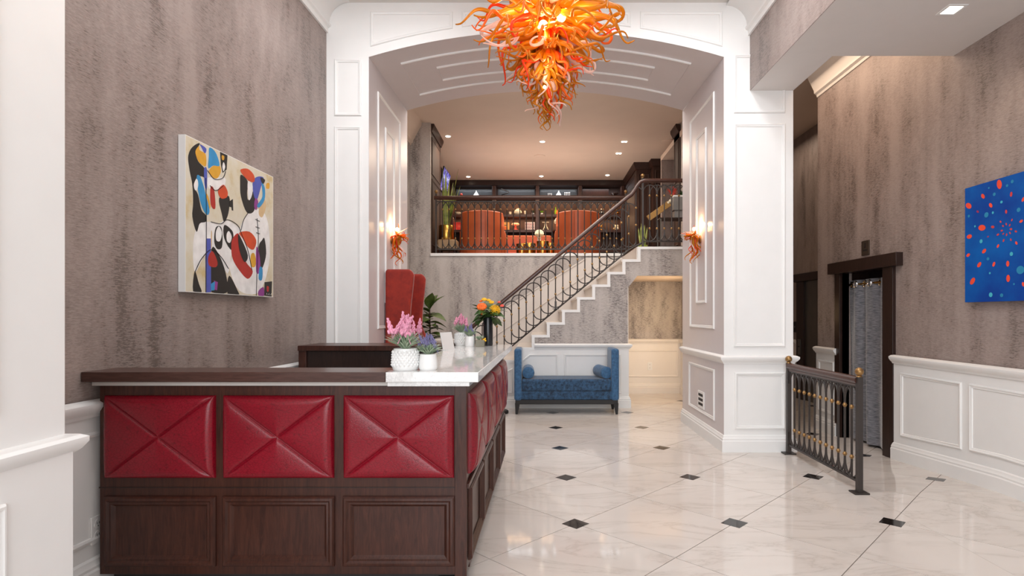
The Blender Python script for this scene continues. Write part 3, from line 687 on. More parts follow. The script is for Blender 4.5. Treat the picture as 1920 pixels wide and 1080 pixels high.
# ---------------------------------------------------------------- upholstered pieces
ch = root('wing_chair', 'tall red velvet porter chair with rounded wings behind the reception desk', 'chair', (-1.5, 6.95, 0))
def wing(x1, x2): return [(-1.80, .35), (-1.80, 1.965), (-1.77, 1.98), (x1-.03, 1.98), (x1+.01, 1.96), (x1+.03, 1.91), (x1+.02, 1.8), (x1-.01, 1.52), (x1-.02, 1.3), (x2-.1, .80), (x2, .72), (x2, .35)]
part('wing', B().prism(wing(-1.495, -1.22), 'y', 6.53, 6.62), 'red_velvet', ch, bevel=.03, seg=3)
part('wing', B().prism(wing(-1.515, -1.22), 'y', 7.30, 7.39), 'red_velvet', ch, bevel=.03, seg=3)
part('backrest', B().box(-1.80, -1.68, 6.58, 7.34, .35, 1.95), 'red_velvet', ch, bevel=.03, seg=3)
part('seat', B().box(-1.72, -1.2, 6.62, 7.30, .3, .50), 'red_velvet', ch, bevel=.04, seg=3)
for x in (-1.76, -1.27):
    for y in (6.6, 7.33): part('leg', B().lathe([(.015, 0), (.028, .35)], (x, y, 0), 10), 'wood_dark', ch)
bn = root('upholstered_bench', 'blue crushed velvet bench with tall scroll-free end arms under the stair wall', 'bench', (.39, 8.43, 0))
bn['label'] = 'blue crushed velvet bench with two tall upright ends under the stairs'
for x0, x1 in ((-.372, -.262), (1.04, 1.155)):
    part('arm', B().box(x0, x1, 8.16, 8.70, .20, .955), 'blue_velvet_trim', bn, bevel=.035, seg=4)
part('base', B().box(-.27, 1.05, 8.185, 8.68, .21, .335), 'blue_velvet', bn, bevel=.012, seg=3)
part('seat_cushion', B().box(-.262, 1.042, 8.175, 8.69, .335, .512), 'blue_velvet', bn, bevel=.03, seg=4)
part('frame', B().box(-.355, 1.14, 8.18, 8.68, .145, .21), 'matte_black', bn, bevel=.004)
for x, s in ((-.325, -1), (1.11, 1)):
    for y in (8.20, 8.64):
        b = B().add([(x-.035, y-.025, .16), (x+.035, y-.025, .16), (x+.035, y+.025, .16), (x-.035, y+.025, .16), (x+s*.012-.016, y-.016, 0), (x+s*.012+.016, y-.016, 0), (x+s*.012+.016, y+.016, 0), (x+s*.012-.016, y+.016, 0)],
                    [(0, 1, 2, 3), (7, 6, 5, 4), (0, 4, 5, 1), (1, 5, 6, 2), (2, 6, 7, 3), (3, 7, 4, 0)])
        part('leg', b, 'matte_black', bn, smooth=0)
bp = [(0, 0), (.05, 0), (.082, .012), (.09, .03), (.088, .09), (.09, .22), (.088, .35), (.09, .41), (.082, .428), (.05, .44), (0, .44)]
for lab, x, rz in (('blue velvet bolster against the left end of the bench', -.165, -.03), ('blue velvet bolster against the right end of the bench', .915, -.22)):
    o = mk('bolster_cushion', B().lathe(bp, ax='y', n=28), 'blue_velvet_trim', None, loc=(x if x < 0 else .985, 8.2, .6), label=lab, cat='cushion', group='bolsters on the blue bench')
    o.rotation_euler = (0, 0, -rz)
fp = root('fiddle_leaf_fig', 'potted fiddle leaf fig with glossy leaves behind the red wing chair', 'plant', (-1.6, 8.15, 0))
mk('pot', B().lathe([(0, 0), (.15, 0), (.18, .3), (.185, .34), (.165, .34), (.16, .3), (0, .28)]), 'matte_black', fp)
mk('stem', B().tube([(0, 0, .28), (.02, 0, .8), (0, .02, 1.55)], [.018, .014, .008], 8), 'wood', fp)
FL = leafblade(.27, .075, -.45, .3).mesh('leaf', 'fig')
R = random.Random(11)
for i in range(46):
    z = .62+.021*i; a = i*2.4+R.uniform(-.3, .3)
    o = link('leaf', FL, fp, (0, 0, z)); o.rotation_euler = (R.uniform(-.3, .3), -R.uniform(.1, .7)-(.6 if i > 41 else 0), a); o.scale = [R.uniform(.85, 1.15)]*3

# ---------------------------------------------------------------- balustrades
def arcpts(rx, rz, zc, up, n=9): return [(rx*math.cos(pi*i/n), 0, zc+(1 if up else -1)*rz*math.sin(pi*i/n)) for i in range(n+1)]
def baluster(zb, zt, p, rz, r=.0075, top=True, bot=True):
    b = B(); b.tube([(0, 0, zb), (0, 0, zt)], r, 6)
    if top: b.tube(arcpts(p, rz, zt-rz, True), r*.95, 6)
    if bot: b.tube(arcpts(p, rz, zb+rz, False), r*.95, 6)
    return b
KN = B().lathe([(.007, -.02), (.012, -.014), (.019, 0), (.012, .014), (.007, .02)], n=10).mesh('knob', 'brass')
def place_bal(me, rt, loc, rz, knobs):
    o = link('baluster', me, rt, loc); o.rotation_euler = (0, 0, rz)
    for z in knobs: link('knob', KN, o, (0, 0, z))
def finial(rt, loc, r=.03):
    mk('finial', B().ball((0, 0, r*1.25), r, n=14).lathe([(r*.75, 0), (r*.6, .008), (r*.35, r*.5)], n=12), 'brass', rt, loc=loc)
def hand(pts, rt, w=.032, h=.034):
    b = B(); b.tube(pts, w, 10); b.tube([Vector(p)-Vector((0, 0, h)) for p in pts], w*.55, 8)
    return mk('handrail', b, 'rail_wood', rt)
SY = BY+.06
sb = root('stair_balustrade', 'iron balustrade of interlaced arches climbing along the staircase', 'railing', (0, SY, 0))
zh = lambda x: 1.869+.833*(x+.327); zbm = lambda x: .921+.822*(x+.478)
hand([(-1.16, 0, zh(-1.16)-.02), (-1.08, 0, zh(-1.08))]+[(x/10, 0, zh(x/10)) for x in range(-10, 15)]+[(1.45, 0, 3.345), (1.49, 0, 3.40), (1.53, 0, 3.47), (1.585, 0, 3.535), (1.65, 0, 3.558), (1.8, 0, 3.56), (2.61, 0, 3.56)], sb, .031, .018)
mk('bottom_rail', B().tube([(-1.12, 0, zbm(-1.12)), (1.42, 0, zbm(1.42)), (1.64, 0, 2.60), (2.61, 0, 2.60)], .011, 6), 'iron', sb)
for i in range(22):
    x = -1.02+.1153*i
    zt = zh(x)-.108; zb = zbm(x)+.045
    me = baluster(0, zt-zb, .1153, .105, .009).tube([(0, 0, -.045), (0, 0, .01)], .009, 6).mesh('baluster', 'iron')
    place_bal(me, sb, (x, 0, zb), 0, (.21, zt-zb-.21))
me = baluster(0, 3.48-2.55, .115, .11, .009).mesh('baluster', 'iron'); place_bal(me, sb, (1.515, 0, 2.53), 0, (.33, .60))
LB_ = baluster(0, .885, .115, .15, .009).mesh('baluster', 'iron')
for i in range(8): place_bal(LB_, sb, (1.73+.115*i, 0, 2.605), 0, (.20, .715))
PM = B().box(-.014, .014, -.014, .014, 0, 1).mesh('post', 'iron', 0)
def post(rt, x, y, z0, z1, s=1.0, fr=.03):
    o = link('post', PM, rt, (x, y, z0)); o.scale = (s, s, z1-z0); finial(rt, (x, y, z1), fr)
post(sb, 1.62, 0, 2.51, 3.60); o = link('post', PM, sb, (.25, 0, 1.54)); o.scale = (1.1, 1.1, .12)
mk('foot_plate', B().box(.2, .3, -.03, .03, 1.537, 1.546), 'iron', sb)
bb = root('mezzanine_balustrade', 'straight iron balustrade with brass knobs along the bar balcony edge', 'railing', (0, MY+.06, 0))
hand([(-1.96, 0, 3.63), (-1.2, 0, 3.63), (0, 0, 3.63), (1.6, 0, 3.63)], bb, .031, .03)
mk('bottom_rail', B().box(-1.93, 1.6, -.012, .012, 2.655, 2.672), 'iron', bb, smooth=0)
mk('top_bar', B().box(-1.93, 1.6, -.012, .012, 3.548, 3.562), 'iron', bb, smooth=0)
BM = baluster(0, .885, .12, .15, .0098).mesh('baluster', 'iron')
for i in range(29): place_bal(BM, bb, (-1.81+.12*i, 0, 2.67), 0, (.195, .735))
post(bb, -1.925, 0, 2.585, 3.70); post(bb, 1.60, 0, 2.585, 3.70)
for x in (-.6, .5): o = link('post', PM, bb, (x, 0, 2.585)); o.scale = (.7, .7, .09)
fb = root('ramp_balustrade', 'short low iron balustrade with wooden handrail guarding the ramp edge', 'railing', (2.595, 5.2, 0))
hand([(0, -.62, .915), (0, -.2, .915), (0, .2, .915), (0, .66, .915)], fb, .033, .034)
mk('bottom_rail', B().box(-.012, .012, -.62, .65, .085, .105), 'iron', fb, smooth=0)
mk('top_bar', B().box(-.012, .012, -.62, .65, .858, .87), 'iron', fb, smooth=0)
SMB = baluster(0, .765, .105, .13, .0098).mesh('baluster', 'iron')
for i in range(11): place_bal(SMB, fb, (0, -.52+.105*i, .10), pi/2, (.17, .585))
for y in (-.63, .665):
    post(fb, 0, y, 0, .945, 1.45, .034)
    mk('foot_plate', B().box(-.06, .06, -.05, .05, 0, .012), 'iron', fb, loc=(0, y, .0005), bevel=.002)
# ---------------------------------------------------------------- paintings
LPAINT={
 'w1':[(0.077,0.361),(0.123,0.451),(0.22,0.485),(0.323,0.492),(0.395,0.529),(0.509,0.513),(0.568,0.461),(0.47,0.323),(0.413,0.148),(0.288,0.3),(0.187,0.265),(0.092,0.133),(0.069,0.229)],
 'w2':[(0.578,0.538),(0.672,0.645),(0.826,0.69),(0.925,0.6),(0.95,0.329),(0.873,0.117),(0.759,0.018),(0.548,0.034),(0.442,0.174),(0.47,0.287),(0.548,0.458)],
 'w3':[(0.204,0.777),(0.288,0.8),(0.386,0.826),(0.377,0.764),(0.288,0.718),(0.22,0.713)],
 'k1':[(0.024,0.858),(0.046,0.919),(0.092,0.966),(0.131,0.985),(0.095,0.918),(0.115,0.864),(0.179,0.832),(0.187,0.773),(0.147,0.773),(0.1,0.749),(0.077,0.688),(0.115,0.643),(0.147,0.55),(0.187,0.524),(0.187,0.479),(0.131,0.458),(0.1,0.397),(0.062,0.489),(0.069,0.578),(0.062,0.695),(0.039,0.776)],
 'y1':[(0.092,0.928),(0.123,0.966),(0.131,0.941),(0.187,0.931),(0.187,0.852),(0.123,0.861),(0.095,0.896)],
 'v1':[(0.131,0.982),(0.192,0.972),(0.179,0.934),(0.147,0.963)],
 'c1':[(0.224,0.99),(0.288,0.974),(0.327,0.898),(0.262,0.879),(0.212,0.847),(0.217,0.929)],
 'y2':[(0.217,0.826),(0.262,0.876),(0.323,0.897),(0.341,0.861),(0.305,0.804),(0.254,0.796)],
 'c2':[(0.1,0.755),(0.131,0.771),(0.163,0.721),(0.187,0.66),(0.224,0.566),(0.204,0.528),(0.163,0.553),(0.123,0.634)],
 'w4':[(0.074,0.699),(0.092,0.736),(0.108,0.74),(0.115,0.709),(0.104,0.673),(0.084,0.668)],
 'v2':[(0.171,0.83),(0.2,0.833),(0.197,0.696),(0.176,0.725)],
 'r1':[(0.234,0.722),(0.271,0.714),(0.283,0.59),(0.237,0.603)],
 'o1':[(0.309,0.718),(0.368,0.774),(0.413,0.737),(0.404,0.693),(0.341,0.672)],
 'k2':[(0.323,0.668),(0.432,0.705),(0.423,0.583),(0.377,0.514),(0.35,0.568)],
 'k3':[(0.332,0.997),(0.413,1.002),(0.404,0.891),(0.359,0.854),(0.341,0.908)],
 'w5':[(0.355,0.898),(0.369,0.934),(0.386,0.907),(0.369,0.869)],
 'y3':[(0.351,0.976),(0.377,0.978),(0.373,0.951),(0.353,0.947)],
 'k9':[(0.428,0.668),(0.474,0.697),(0.478,0.612),(0.459,0.612),(0.457,0.632),(0.43,0.632)],
 'o2':[(0.562,0.936),(0.651,0.967),(0.726,0.943),(0.737,0.894),(0.672,0.877),(0.588,0.906)],
 'k4':[(0.568,0.9),(0.651,0.871),(0.644,0.78),(0.661,0.733),(0.737,0.828),(0.737,0.671),(0.64,0.632),(0.568,0.737),(0.558,0.835)],
 'w6':[(0.655,0.875),(0.71,0.861),(0.704,0.781),(0.665,0.731),(0.648,0.807)],
 'v3':[(0.715,0.888),(0.781,0.943),(0.861,0.954),(0.826,0.877),(0.77,0.757),(0.726,0.787)],
 'k5':[(0.815,0.946),(0.878,0.944),(0.861,0.91),(0.838,0.907)],
 'c3':[(0.831,0.912),(0.878,0.877),(0.873,0.781),(0.804,0.705),(0.772,0.718),(0.843,0.801)],
 'p1':[(0.748,0.765),(0.786,0.748),(0.763,0.677),(0.732,0.697)],
 'y4':[(0.897,0.915),(0.925,0.932),(0.945,0.928),(0.94,0.889),(0.897,0.881)],
 't1':[(0.85,0.802),(0.897,0.745),(0.85,0.641),(0.804,0.639),(0.797,0.684)],
 'k6':[(0.288,0.457),(0.341,0.472),(0.359,0.416),(0.35,0.326),(0.297,0.313),(0.271,0.367)],
 'w7':[(0.319,0.471),(0.351,0.432),(0.332,0.371),(0.292,0.371),(0.288,0.428)],
 'k7':[(0.377,0.49),(0.46,0.468),(0.48,0.423),(0.46,0.322),(0.377,0.395)],
 'w8':[(0.428,0.456),(0.459,0.419),(0.44,0.374),(0.406,0.381),(0.402,0.429)],
 'r2':[(0.455,0.346),(0.47,0.409),(0.538,0.456),(0.568,0.361),(0.63,0.254),(0.715,0.192),(0.651,0.128),(0.548,0.184),(0.47,0.262)],
 'o3':[(0.548,0.464),(0.672,0.491),(0.759,0.439),(0.726,0.362),(0.651,0.372),(0.588,0.427)],
 'k8':[(0.532,0.443),(0.568,0.424),(0.651,0.308),(0.609,0.252),(0.548,0.333)],
 'v4':[(0.197,0.368),(0.237,0.374),(0.24,0.008),(0.187,-0.0),(0.184,0.242)],
 'k10':[(0.245,0.306),(0.323,0.27),(0.395,0.146),(0.406,0.013),(0.245,0.008)],
 'r3':[(0.212,0.245),(0.254,0.29),(0.305,0.221),(0.288,0.184),(0.22,0.189)],
 'k11':[(0.084,0.138),(0.123,0.058),(0.147,0.004),(0.069,0.006)],
 'k12':[(0.432,0.137),(0.528,0.033),(0.538,0.002),(0.413,0.006)],
 'k13':[(0.873,0.469),(0.897,0.35),(0.85,0.237),(0.804,0.232),(0.792,0.391),(0.838,0.45)],
 'p2':[(0.761,0.386),(0.804,0.326),(0.815,0.207),(0.761,0.189)],
 'c4':[(0.804,0.23),(0.845,0.223),(0.838,0.135),(0.792,0.138)],
 'k14':[(0.873,0.117),(0.982,0.131),(0.974,-0.001),(0.868,0.008)],
 'r4':[(0.906,0.085),(0.935,0.082),(0.93,0.045),(0.906,0.047)],
 'p3':[(0.792,0.045),(0.861,0.076),(0.861,0.0),(0.792,0.006)],
 'p4':[(0.267,0.09),(0.309,0.081),(0.3,0.024),(0.271,0.027)],
 'c5':[(0.237,0.065),(0.279,0.085),(0.274,0.023),(0.24,0.019)],
 'y5':[(0.693,0.319),(0.737,0.331),(0.759,0.268),(0.737,0.226),(0.689,0.235)],
 'y6':[(0.187,0.671),(0.212,0.654),(0.234,0.591),(0.207,0.568),(0.187,0.626)],
 't2':[(0.24,0.42),(0.25,0.416),(0.247,0.318),(0.237,0.317)],
}
LLINES= [[(0.237,0.488),(0.341,0.493),(0.413,0.535),(0.528,0.514),(0.578,0.45),(0.651,0.346),(0.704,0.197)],[(0.084,0.132),(0.147,0.227),(0.245,0.301),(0.341,0.26),(0.423,0.185)],[(0.204,0.828),(0.271,0.789),(0.359,0.819),(0.391,0.875)],[(0.229,0.732),(0.288,0.713),(0.368,0.768)],[(0.568,0.486),(0.599,0.567),(0.672,0.652)],[(0.77,0.612),(0.786,0.456),(0.77,0.203),(0.759,0.004)],[(0.748,0.601),(0.804,0.595)],[(0.752,0.543),(0.804,0.541)],[(0.759,0.498),(0.808,0.497)],[(0.187,0.773),(0.192,0.469),(0.187,0.006)]]
DOTS= [(4.554,2.505,0.024,0.041,0),(4.722,2.444,0.026,0.026,0),(4.88,2.394,0.038,0.032,0),(4.641,2.352,0.021,0.024,0),(4.439,2.4,0.02,0.019,1),(4.778,2.325,0.013,0.016,2),(4.329,2.337,0.013,0.02,0),(4.487,2.271,0.014,0.017,1),(4.347,2.172,0.018,0.014,0),(4.733,2.181,0.041,0.024,0),(4.62,2.17,0.019,0.013,1),(4.872,2.126,0.031,0.02,0),(4.668,2.097,0.011,0.01,2),(4.567,2.007,0.017,0.016,0),(4.391,2.009,0.016,0.016,0),(4.885,1.967,0.023,0.021,0),(4.71,1.982,0.026,0.023,0),(4.762,1.873,0.028,0.028,0),(4.609,1.863,0.019,0.022,0),(4.472,1.855,0.015,0.025,0),(4.836,1.738,0.037,0.037,0),(4.468,1.738,0.018,0.03,0),(4.329,1.684,0.016,0.019,0),(4.541,2.2,0.012,0.01,1),(4.517,2.162,0.011,0.009,1),(4.486,2.172,0.01,0.011,1),(4.453,2.158,0.011,0.011,1),(4.432,2.196,0.01,0.011,1),(4.441,2.125,0.014,0.009,1),(4.395,2.1,0.013,0.009,1),(4.45,2.096,0.009,0.011,1),(4.483,2.087,0.01,0.011,1),(4.515,2.099,0.01,0.01,1),(4.529,2.127,0.012,0.008,1),(4.568,2.1,0.014,0.009,1),(4.512,2.045,0.011,0.013,1),(4.442,2.042,0.012,0.012,1),(4.428,2.498,0.014,0.014,4),(4.477,2.477,0.012,0.011,4),(4.659,2.499,0.009,0.008,4),(4.603,2.435,0.015,0.014,4),(4.531,2.357,0.011,0.013,5),(4.617,2.287,0.011,0.011,5),(4.684,2.281,0.022,0.024,4),(4.876,2.304,0.013,0.012,4),(4.807,2.205,0.009,0.009,5),(4.369,2.264,0.017,0.018,4),(4.74,2.068,0.017,0.017,5),(4.436,1.929,0.016,0.017,5),(4.668,1.913,0.015,0.013,4),(4.648,1.793,0.01,0.009,5),(4.353,1.796,0.032,0.038,4),(4.639,1.614,0.019,0.02,5),(4.53,1.606,0.017,0.015,4),(4.412,1.69,0.008,0.009,4)]
pw = root('abstract_painting', 'large abstract canvas of black, white, red and blue shapes on the taupe left wall', 'painting', (LX(4.18), 4.18, 1.597))
PA = Vector((LX(3.62)+.003, 3.62, 1.597)); PU = Vector((LX(4.74)-LX(3.62), 1.12, 0)); PN = Vector((PU.y, -PU.x, 0)).normalized(); PU_ = PU.normalized()
b = B(); c = [PA, PA+PU, PA+PU+PN*.046, PA+PN*.046]
b.prism([(p.x, p.y) for p in c], 'z', 1.597, 2.61); part('canvas', b, 'ceramic', pw, smooth=0)
LAY = {'w': .0004, 't': .0006, 'k': .0009, 'y': .0012, 'v': .0012, 'c': .0015, 'p': .0014, 'r': .0013, 'o': .0016}
mats = ['art_'+q for q in COLORS]+['art_ground']; order = list(COLORS); b = B()
def onp(s, t, h): return PA+PU*min(max(s, .004), .996)+Vector((0, 0, 1.013*min(max(t, .004), .996)))+PN*(.046+h)
b.add([onp(x, y, .0002) for x, y in ((0, 0), (1, 0), (1, 1), (0, 1))], [(0, 1, 2, 3)], len(order))
TOP = {'w5', 'w6', 'w7', 'w8', 'k8', 'k5', 'w4'}
for name, pts in LPAINT.items():
    q = name[0]; h = LAY[q]+(.0014 if name in TOP else 0)
    pp = cr([(x, y, 0) for x, y in pts], 4, True) if name not in ('k14', 'k9', 'k3', 'v4', 'p4', 'c5') else [Vector((x, y, 0)) for x, y in pts]
    b.add([onp(p.x, p.y, h) for p in pp], [tuple(range(len(pp)))], order.index(q))
for l in LLINES:
    pp = [onp(p.x, p.y, .002) for p in cr([(x, y, 0) for x, y in l], 5)]; b.tube(pp, .0026, 4, 0)
for i in range(5):
    b.tube([onp(.90+.016*i, .018, .0024), onp(.905+.016*i, .03-.01*(i % 2), .0024)], .0012, 4, order.index('w'))
part('painted_shapes', b, mats, pw, smooth=0)
pb = root('dotted_blue_painting', 'vivid blue canvas with scattered orange-red and teal dots on the right wall', 'painting', (RW, 4.36, 1.56))
part('canvas', B().box(RW-.07, RW-.03, 3.80, 4.922, 1.558, 2.552), 'art_blue', pb, smooth=0)
part('stretcher', B().box(RW-.03, RW, 3.84, 4.88, 1.60, 2.51), 'wood', pb, smooth=0)
b = B(); R = random.Random(5); dm = ['dot0', 'dot1', 'dot2', 'dot4', 'dot5']; mi = {0: 0, 1: 1, 2: 2, 4: 3, 5: 4}
extra = [(8.66-d[0], 4.2-d[1]+R.uniform(-.12, .12), d[2], d[3], d[4]) for d in DOTS if d[0] > 4.45]
for y, z, ry, rz_, c in DOTS+[e for e in extra if 3.84 < e[0] < 4.3 and 1.6 < e[1] < 2.5]:
    tilt = math.atan2(z-2.13, -(y-4.47)); R_ = 16
    if c > 2: tilt = 0
    L_ = max(ry, rz_)*.95; S_ = min(ry, rz_)
    if c <= 2: S_ = L_*.62
    ps = []
    for i in range(R_):
        a = 2*pi*i/R_; u_, v_ = L_*math.cos(a), S_*math.sin(a)
        ps.append((RW-.0705-.0003*c, y-(u_*math.cos(tilt)-v_*math.sin(tilt)), z+(u_*math.sin(tilt)+v_*math.cos(tilt))))
    part('dot', B().add(ps, [tuple(range(R_))]), dm[mi[c]], pb, smooth=0)

# ---------------------------------------------------------------- blown-glass chandelier and sconces
def tendril(kind, seed):
    R = random.Random(seed); P = []; Rr = []; n = 17
    ph = R.uniform(0, 6); fr = R.uniform(.9, 1.3)
    if kind == 'wave':
        for i in range(n):
            t = i/(n-1); a = .06*t*t+.012*t; P.append((a*math.sin(ph+t*11*fr), a*.7*math.cos(ph+t*10*fr), t*.47))
    elif kind == 'hook':
        for i in range(9): t = i/8; P.append((.03*t*t, 0, .34*t))
        for i in range(1, 10):
            a = i/9*(4.4+R.uniform(-.4, .9)); r = .055*(1-.055*i); P.append((.03+.055-r*math.cos(a), .008*i*.3, .34+r*math.sin(a)))
    elif kind == 'horn':
        for i in range(n):
            t = i/(n-1); P.append((.16*t**2.2, .04*math.sin(t*5+ph)*t, .46*t))
    else:
        for i in range(n):
            t = i/(n-1); P.append((.12*t*math.sin(t*7.5+ph*.3), .06*math.sin(t*8+ph)*t, .44*t))
    n = len(P)
    for i in range(n):
        t = i/(n-1); Rr.append(.011+.015*math.exp(-((t-.2)/.2)**2) if t < .5 else .0135*(1-t)/.5*.75+.0028+.0009)
    P = cr(P, 2); Rr = [Rr[min(i//2, n-1)]*.5+Rr[min((i+1)//2, n-1)]*.5 for i in range(len(P))]
    return B().tube(P, Rr, 7)
KINDS = ['wave', 'hook', 'horn', 'sway']
TM = {}
for kd in KINDS:
    for s in range(2):
        for m in ('amber', 'orange_glass', 'red_glass', 'opal'):
            TM[kd, s, m] = None
def get(kd, s, m):
    if TM[kd, s, m] is None: TM[kd, s, m] = tendril(kd, s*7+len(kd)).mesh('tendril', m, 180)
    return TM[kd, s, m]
R = random.Random(21)
def pick(): return R.choices(['amber', 'orange_glass', 'red_glass', 'opal'], [58, 20, 8, 14])[0]
def put(rt, p, d, kd, m, sc, roll=None, thick=1.0):
    o = link('glass_tendril', get(kd, R.randint(0, 1), m), rt)
    q = Vector((0, 0, 1)).rotation_difference(Vector(d).normalized())
    o.rotation_mode = 'QUATERNION'; o.rotation_quaternion = q @ Matrix.Rotation(R.uniform(0, 6.28) if roll is None else roll, 3, 'Z').to_quaternion()
    o.location = p; o.scale = (sc*thick, sc*thick, sc); return o
cd = root('glass_chandelier', 'huge blown-glass chandelier of amber, orange and white curling tendrils over the lobby', 'chandelier', (.055, 4.2, 2.8))
cz = 2.8
mk('stem', B().tube([(0, 0, .35), (0, 0, 1.95)], .022, 10), 'steel', cd)
mk('canopy', B().lathe([(0, 1.9), (.14, 1.9), (.15, 1.92), (.12, 1.95), (0, 1.95)]), 'chrome', cd)
mk('armature', B().lathe([(.01, .30), (.05, .36), (.09, .6), (.12, .9), (.12, 1.4), (.05, 1.6)], n=16), 'gold', cd)
prof = [(.00, -88, .62, 7), (.05, -80, .66, 12), (.11, -68, .62, 18), (.17, -58, .62, 22), (.24, -48, .68, 26), (.31, -38, .74, 28), (.39, -28, .86, 28), (.48, -18, 1.0, 28), (.57, -8, 1.12, 26), (.66, 2, 1.16, 22), (.76, 14, 1.14, 22), (.87, 28, 1.10, 20), (1.0, 44, 1.05, 18)]
for zz, el, sc, cnt in prof:
    for i in range(cnt):
        a = 2*pi*(i+R.uniform(-.4, .4))/cnt+zz*9; e = math.radians(el+R.uniform(-9, 9)); rr = .02+.1*min(1, zz/.5)
        d = (math.cos(a)*math.cos(e), math.sin(a)*math.cos(e), math.sin(e))
        kd = R.choices(KINDS, [5, 3.6, 1, 3.2] if el > -55 else [7, .6, .8, 3])[0]
        put(cd, (rr*math.cos(a), rr*math.sin(a), .36+zz*1.0), d, kd, pick(), sc*R.uniform(.82, 1.12), None, 1.05)
for (x, y, z), d, m, sc in (((0, -.03, .40), (.12, -.05, -1), 'red_glass', .72), ((0, 0, .36), (.02, 0, -1), 'amber', .74), ((-.02, -.03, .46), (-.18, 0, -1), 'opal', .66), ((.05, -.03, .5), (.28, 0, -1), 'amber', .78)):
    put(cd, (x, y, z), d, 'wave', m, sc, None, 1.1)
for i, (x, y, z) in enumerate(((.10, -.17, .78), (-.03, -.18, .72), (.02, -.16, 1.0), (-.14, -.08, .85), (.13, .1, .9), (-.02, -.12, .30))):
    mk('bulb', B().ball((0, 0, 0), .032 if i < 5 else .012, n=10), 'bulb', cd, loc=(x, y, z))
for x, y, z, p in ((0, -.26, .74, 12), (.26, -.1, .85, 9), (-.26, -.1, .85, 9), (0, .26, .9, 7), (0, -.22, 1.1, 9), (0, -.16, .45, 6)):
    light('chandelier_lamp', 'POINT', (.055+x, 4.2+y, cz+z), p, (1, .74, .44), .12)
def sconce(X, y, sgn, lab):
    r = root('glass_sconce', lab, 'wall lamp', (X, y, 2.36), group='glass wall lamps in the arch')
    mk('backplate', B().lathe([(0, 0), (.05, 0), (.05, .012), (.03, .02), (0, .02)], ax='x', n=18), 'brass', r).scale = (sgn, 1, 1)
    mk('arm', B().tube([(0, 0, 0), (sgn*.06, 0, .02), (sgn*.085, 0, .06)], .010, 8), 'brass', r)
    mk('bulb', B().ball((0, 0, 0), .024, n=10), 'bulb', r, loc=(sgn*.075, -.01, .125))
    for i in range(30):
        a = 2*pi*i/30; el = R.uniform(-.1, .8)
        d = (sgn*(.5+.5*math.cos(a)), math.sin(a), -.35+.9*R.random()*.5)
        put(r, (sgn*.07, 0, .06), d, R.choice(['hook', 'horn', 'hook']), R.choice(['amber', 'orange_glass', 'orange_glass', 'red_glass', 'amber']), R.uniform(.22, .36), None, 1.5)
    for i in range(13):
        a = 2*pi*i/13
        put(r, (sgn*(.07+.025*math.cos(a)), .03*math.sin(a), .05), (sgn*.15*math.cos(a), .16*math.sin(a), -1), R.choice(['wave', 'sway', 'wave']), ['red_glass', 'amber', 'opal', 'orange_glass', 'amber'][i % 5], R.uniform(.5, .78), None, .95)
    put(r, (sgn*.07, 0, .08), (sgn*.8, 0, .15), 'horn', 'opal', .34, None, 1.5)
    light('sconce_lamp', 'POINT', (X+sgn*.055, y-.03, 2.54), 2.6, (1, .62, .34), .02)
sconce(PX0+.004, 6.85, 1, 'orange and white blown-glass wall lamp above the red wing chair')
sconce(PX1-.004, 6.82, -1, 'orange and white blown-glass wall lamp on the right pier of the arch')

# ---------------------------------------------------------------- ceiling fittings and wall fittings
def downlight(x, y, z, lab, power, square=False, r=.05):
    d = root('downlight', lab, 'ceiling light', (x, y, z), group='recessed ceiling lights')
    if square:
        mk('trim_ring', B().frame((0, 0, 0), (1, 0, 0), (0, 1, 0), (0, 0, -1), rect(-.075, .075, -.075, .075), ((0, 0), (0, .006), (.02, .006), (.025, -.02))), 'white', d)
        mk('lens', B().box(-.052, .052, -.052, .052, -.003, -.001), 'lamp', d)
    else:
        mk('trim_ring', B().lathe([(r, 0), (r*1.35, 0), (r*1.35, -.006), (r, -.008)], n=20), 'white', d)
        mk('lens', B().lathe([(0, -.002), (r, -.002), (r*.98, -.012), (r*.6, -.019), (0, -.022)], n=20), 'lamp', d)
    light('downlight_beam', 'SPOT', (x, y, z-.03), power, (1, .82, .62), .05, None, (0, 0, 0), 2.2, .8)
downlight(3.2, 4.37, 3.82, 'square recessed light in the white soffit above the right side', 18, True)
for px, py, lab in ((840, 255, 'round recessed ceiling light nearest the dark wood panel at left'), (1017, 265, 'round recessed ceiling light below the tip of the glass chandelier'), (878, 331, 'round recessed ceiling light before the left end of the bookcase'), (1015, 330, 'round recessed ceiling light before the middle of the bookcase'), (1139, 328, 'round recessed ceiling light before the right end of the bookcase'),
                    (1024, 171, 'recessed ceiling light just inside the arch')):
    D = 3.55*1055/(590-py); downlight((px-1012)/1055*D, D, 5.0, lab, 55)
for px, py, lab in ((1170.5, 265, 'pair of small square ceiling lights nearer the arch'), (1160, 287, 'pair of small square ceiling lights further from the arch')):
    D = 3.55*1055/(590-py); x = (px-1012)/1055*D
    d = root('twin_downlight', lab, 'ceiling light', (x, D, 5.0), group='twin ceiling lights')
    for s in (-1, 1):
        mk('trim_ring', B().frame((s*.032, 0, 0), (1, 0, 0), (0, 1, 0), (0, 0, -1), rect(-.03, .03, -.035, .035), ((0, 0), (0, .006), (.007, .006), (.008, 0))), 'white', d)
        mk('lens', B().box(s*.032-.022, s*.032+.022, -.026, .026, -.016, -.001), 'lamp', d)
    light('downlight_beam', 'SPOT', (x, D, 4.96), 30, (1, .82, .62), .05, None, (0, 0, 0), 2.0, .8)
GR = plain('speaker_grille', '#9d938b', .7)
